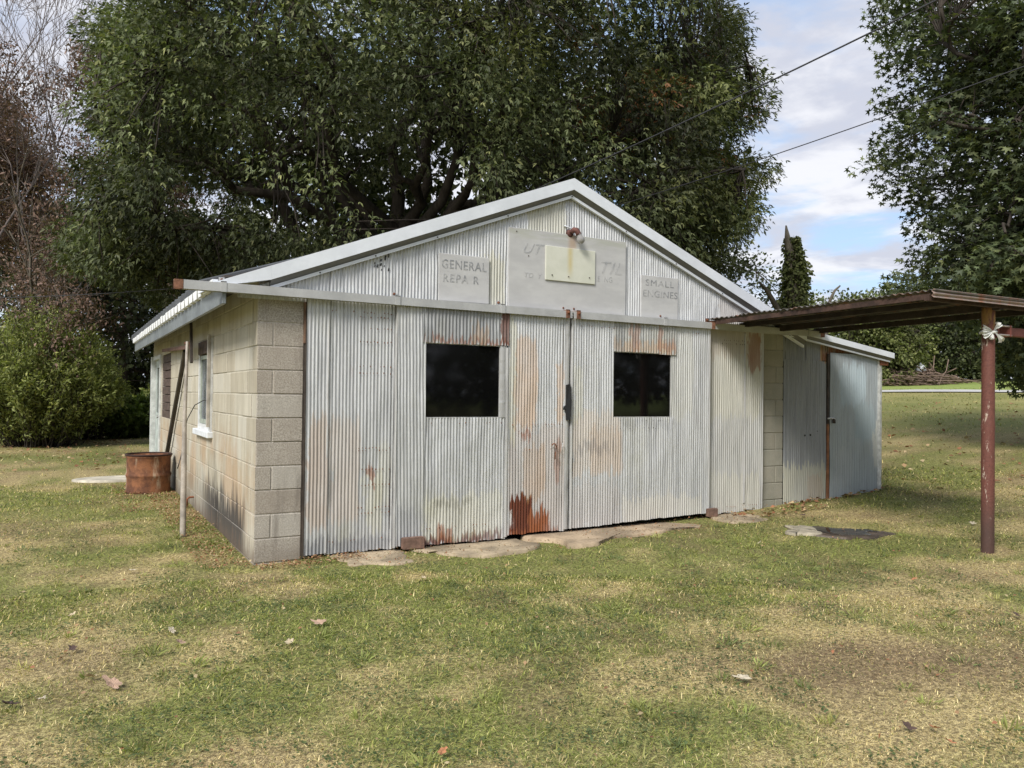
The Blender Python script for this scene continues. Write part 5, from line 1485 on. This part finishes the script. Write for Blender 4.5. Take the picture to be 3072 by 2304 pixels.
# clover and weed rosettes
rng = np.random.default_rng(57)
n = 15000
x, y, d = scatter(n, 2.3, 9.5, rng, p=1.3)
cl_ = fbm(x*2.4+5, y*2.4+8, 131, 3); keep = (cl_ > .555) & ~inside(x, y) & ~hard(x, y); x, y = x[keep], y[keep]; n = len(x)
m_ = 4; X = np.repeat(x, m_)+rng.normal(0, .02, n*m_); Y = np.repeat(y, m_)+rng.normal(0, .02, n*m_)
P = np.stack([X, Y, terrain(X, Y)+rng.uniform(.004, .035, n*m_)], -1); D = rng.normal(size=(n*m_, 3)); D[:, 2] = rng.uniform(-.1, .5, n*m_)
o = link('clover', leaves('clover', P, D, rng.uniform(.010, .020, n*m_), T_broad(), palette(n*m_, rng, [(.075, .105, .042), (.10, .135, .058), (.135, .16, .070)], (1, 1, 1)), rng, 1.2), M_grass)
tag(o, 'low clover and weeds growing through the lawn', 'weeds', kind='stuff')

# coarse tufts and broad-leaved weeds standing out of the lawn
rng = np.random.default_rng(61)
nt_ = 330; x, y, d = scatter(nt_, 2.4, 9.0, rng, p=1.2); k = ~inside(x, y) & ~hard(x, y); x, y = x[k], y[k]; nt_ = len(x)
m_ = 26; ti = np.repeat(np.arange(nt_), m_); n = len(ti); sz = rng.uniform(.6, 1.4, nt_)
X = x[ti]+rng.normal(0, .022, n)*sz[ti]; Y = y[ti]+rng.normal(0, .022, n)*sz[ti]
P = np.stack([X, Y, terrain(X, Y)], -1); D = np.stack([X-x[ti], Y-y[ti], np.full(n, .03)], -1)/.035+rng.normal(0, .35, (n, 3)); D[:, 2] = np.abs(D[:, 2])*.8+.15
tc_ = palette(nt_, rng, [(.22, .25, .08), (.31, .33, .11), (.44, .41, .16), (.16, .20, .085)], (2, 2, 1, 1.5)); 
o = link('weed_tufts', leaves('weed_tufts', P, D, .052*sz[ti]*rng.uniform(.6, 1.2, n), T_lance(.06), tc_[ti]*rng.uniform(.75, 1.25, n)[:, None], rng, .5), M_grass)
tag(o, 'taller tufts of coarse grass and weeds dotted over the lawn', 'weeds', kind='stuff')

# fine leaf litter: along the side wall, in the yard and far field
rng = np.random.default_rng(58)
xs = []; ys = []; ss = []
def litter(n, x0, x1, y0, y1, s):
    xs.append(rng.uniform(x0, x1, n)); ys.append(rng.uniform(y0, y1, n)); ss.append(np.full(n, s))
litter(2600, -.42, -.03, -.1, 5.2, .022); litter(700, -.8, -.3, 3.5, 6.5, .024); litter(500, 0, .9, -.30, -.05, .022); litter(900, .5, 5.6, -.62, -.06, .020); litter(120, 5.3, 6.6, -.5, -.02, .05); litter(160, 6.3, 8.3, -.12, -.01, .06)
litter(700, -3.5, 6.5, -5, 0, .024); litter(520, 8.3, 26, -3, 12, .10); litter(160, 9, 15, -3, 4, .075); litter(700, -6, 0, 9, 20, .08)
x = np.concatenate(xs); y = np.concatenate(ys); s = np.concatenate(ss); k = ~inside(x, y); x, y, s = x[k], y[k], s[k]; n = len(x)
P = np.stack([x, y, terrain(x, y)+rng.uniform(.015, .04, n)], -1); D = rng.normal(size=(n, 3)); D[:, 2] *= .3
o = link('leaf_litter', leaves('leaf_litter', P, D, s*rng.uniform(.6, 1.3, n), T_broad(), palette(n, rng, [(.34, .22, .12), (.22, .11, .06), (.46, .37, .22), (.30, .13, .07)], (2, 2, 1.2, 1)), rng, 1.5), M_dead)
tag(o, 'small dry leaves and straw strewn along the wall and over the lawn', 'leaf litter', kind='stuff')

# large fallen leaves one can pick out
def dry_leaf(seed):
    rng = np.random.default_rng(seed)
    # lobed outline, curled
    m_ = 22; V = []; F = []
    rad = []
    for i in range(m_):
        a = 2*math.pi*i/m_
        lob = .62+.38*abs(math.cos(2.5*a))**.7
        rad.append(lob*rng.uniform(.85, 1.1)*(1.15 if abs(a) < .4 or a > 5.9 else .9))
    cu = rng.uniform(.5, 1.3); tw = rng.uniform(-.4, .4)
    for ring in (.0, .5, 1.0):
        for i in range(m_):
            a = 2*math.pi*i/m_; r = rad[i]*ring if ring < 1 else rad[i]
            u, v = r*math.cos(a), r*math.sin(a)*.72
            V.append((u*.06, v*.06, .06*(.35*cu*v*v+.22*u*u*cu+tw*u*v)+.002*rng.normal()))
    V = V[m_-1:m_]+V[m_:]
    V[0] = (0, 0, 0)
    for i in range(m_):
        F.append((0, 1+i, 1+(i+1) % m_))
        F.append((1+i, 1+m_+i, 1+m_+(i+1) % m_, 1+(i+1) % m_))
    return pym('fallen_leaf', V, F)
LEAFM = [dry_leaf(200+i) for i in range(5)]
LC = {'pale tan': (.50, .41, .27), 'pinkish brown': (.40, .27, .19), 'dark brown': (.075, .045, .035), 'cream': (.47, .41, .30), 'orange brown': (.38, .17, .08)}
LM = {k: plain(k.replace(' ', '_')+'_dry_leaf', v, .85, 0, .25, 30, .3) for k, v in LC.items()}
def ground_at(px, py):
    o_ = CAM; d_ = at(px, py, 1.0)-CAM
    for t in np.linspace(2, 60, 3000):
        p = o_+d_*t
        if p[2] < float(terrain(p[0], p[1])): return p
    return p
spots = [(508, 1310, 'cream', .75, 'lying on yellow grass in front of the block corner'), (370, 1373, 'cream', .8, 'curled on the lawn left of the middle'), (388, 1400, 'pinkish brown', .7, 'just below the curled cream leaf'), (690, 1357, 'pinkish brown', 1.05, 'lying flat in the lawn in front of the left panel'), (244, 1492, 'pinkish brown', 1.15, 'large, lifting off the grass at the lower left'), (157, 1412, 'dark brown', .75, 'folded upright in the grass at the left'), (135, 1432, 'orange brown', .5, 'small, beside the dark folded leaf'), (20, 1537, 'dark brown', 1.0, 'at the left edge of the lawn'), (195, 1477, 'pale tan', .8, 'curled just behind the large pinkish leaf'), (155, 1340, 'pale tan', .6, 'on a dark green patch at the left'), (90, 1524, 'cream', .6, 'small, near the left edge of the lawn'), (285, 1240, 'cream', .7, 'in bright grass in front of the pole'), (625, 1400, 'pale tan', .8, 'thin and flat, left of the middle of the lawn'), (915, 1256, 'pale tan', .6, 'in front of the concrete apron'), (1160, 1160, 'pale tan', .9, 'on the apron at the foot of the rusty sheet'), (1640, 1180, 'cream', .75, 'in the grass below the right side panel'), (1605, 1478, 'cream', 1.0, 'standing on bare soil at the right'), (1612, 1262, 'pale tan', .6, 'on the lawn left of the post'), (1735, 1118, 'dark brown', .7, 'in front of the lean-to door'), (1975, 1260, 'orange brown', .7, 'on the lawn below the puddle'), (2100, 1136, 'cream', .85, 'left of the post foot'), (2195, 1338, 'dark brown', .8, 'at the right edge of the lawn'), (955, 1640, 'orange brown', .5, 'at the bottom edge of the picture'), (1960, 1585, 'dark brown', .7, 'on dry ground at the lower right'), (2020, 1590, 'orange brown', .7, 'beside the dark leaf at the lower right'), (2050, 1620, 'orange brown', .5, 'near the bottom right corner')]
for i, (px, py, cname, sc, where) in enumerate(spots):
    p = ground_at(px, py)
    me = LEAFM[i % 5].copy(); me.materials.clear(); me.materials.append(LM[cname])
    o = link('fallen_leaf', me, None); rr = random.Random(i)
    o.location = (p[0], p[1], float(terrain(p[0], p[1]))+.030)
    o.rotation_euler = (rr.uniform(-.5, .5), rr.uniform(-.5, .5), rr.uniform(0, 6.28)); o.scale = (sc*.8, sc*.8, sc*.8)
    tag(o, f'{cname} fallen leaf {where}', 'leaf', 'large fallen leaves on the lawn')
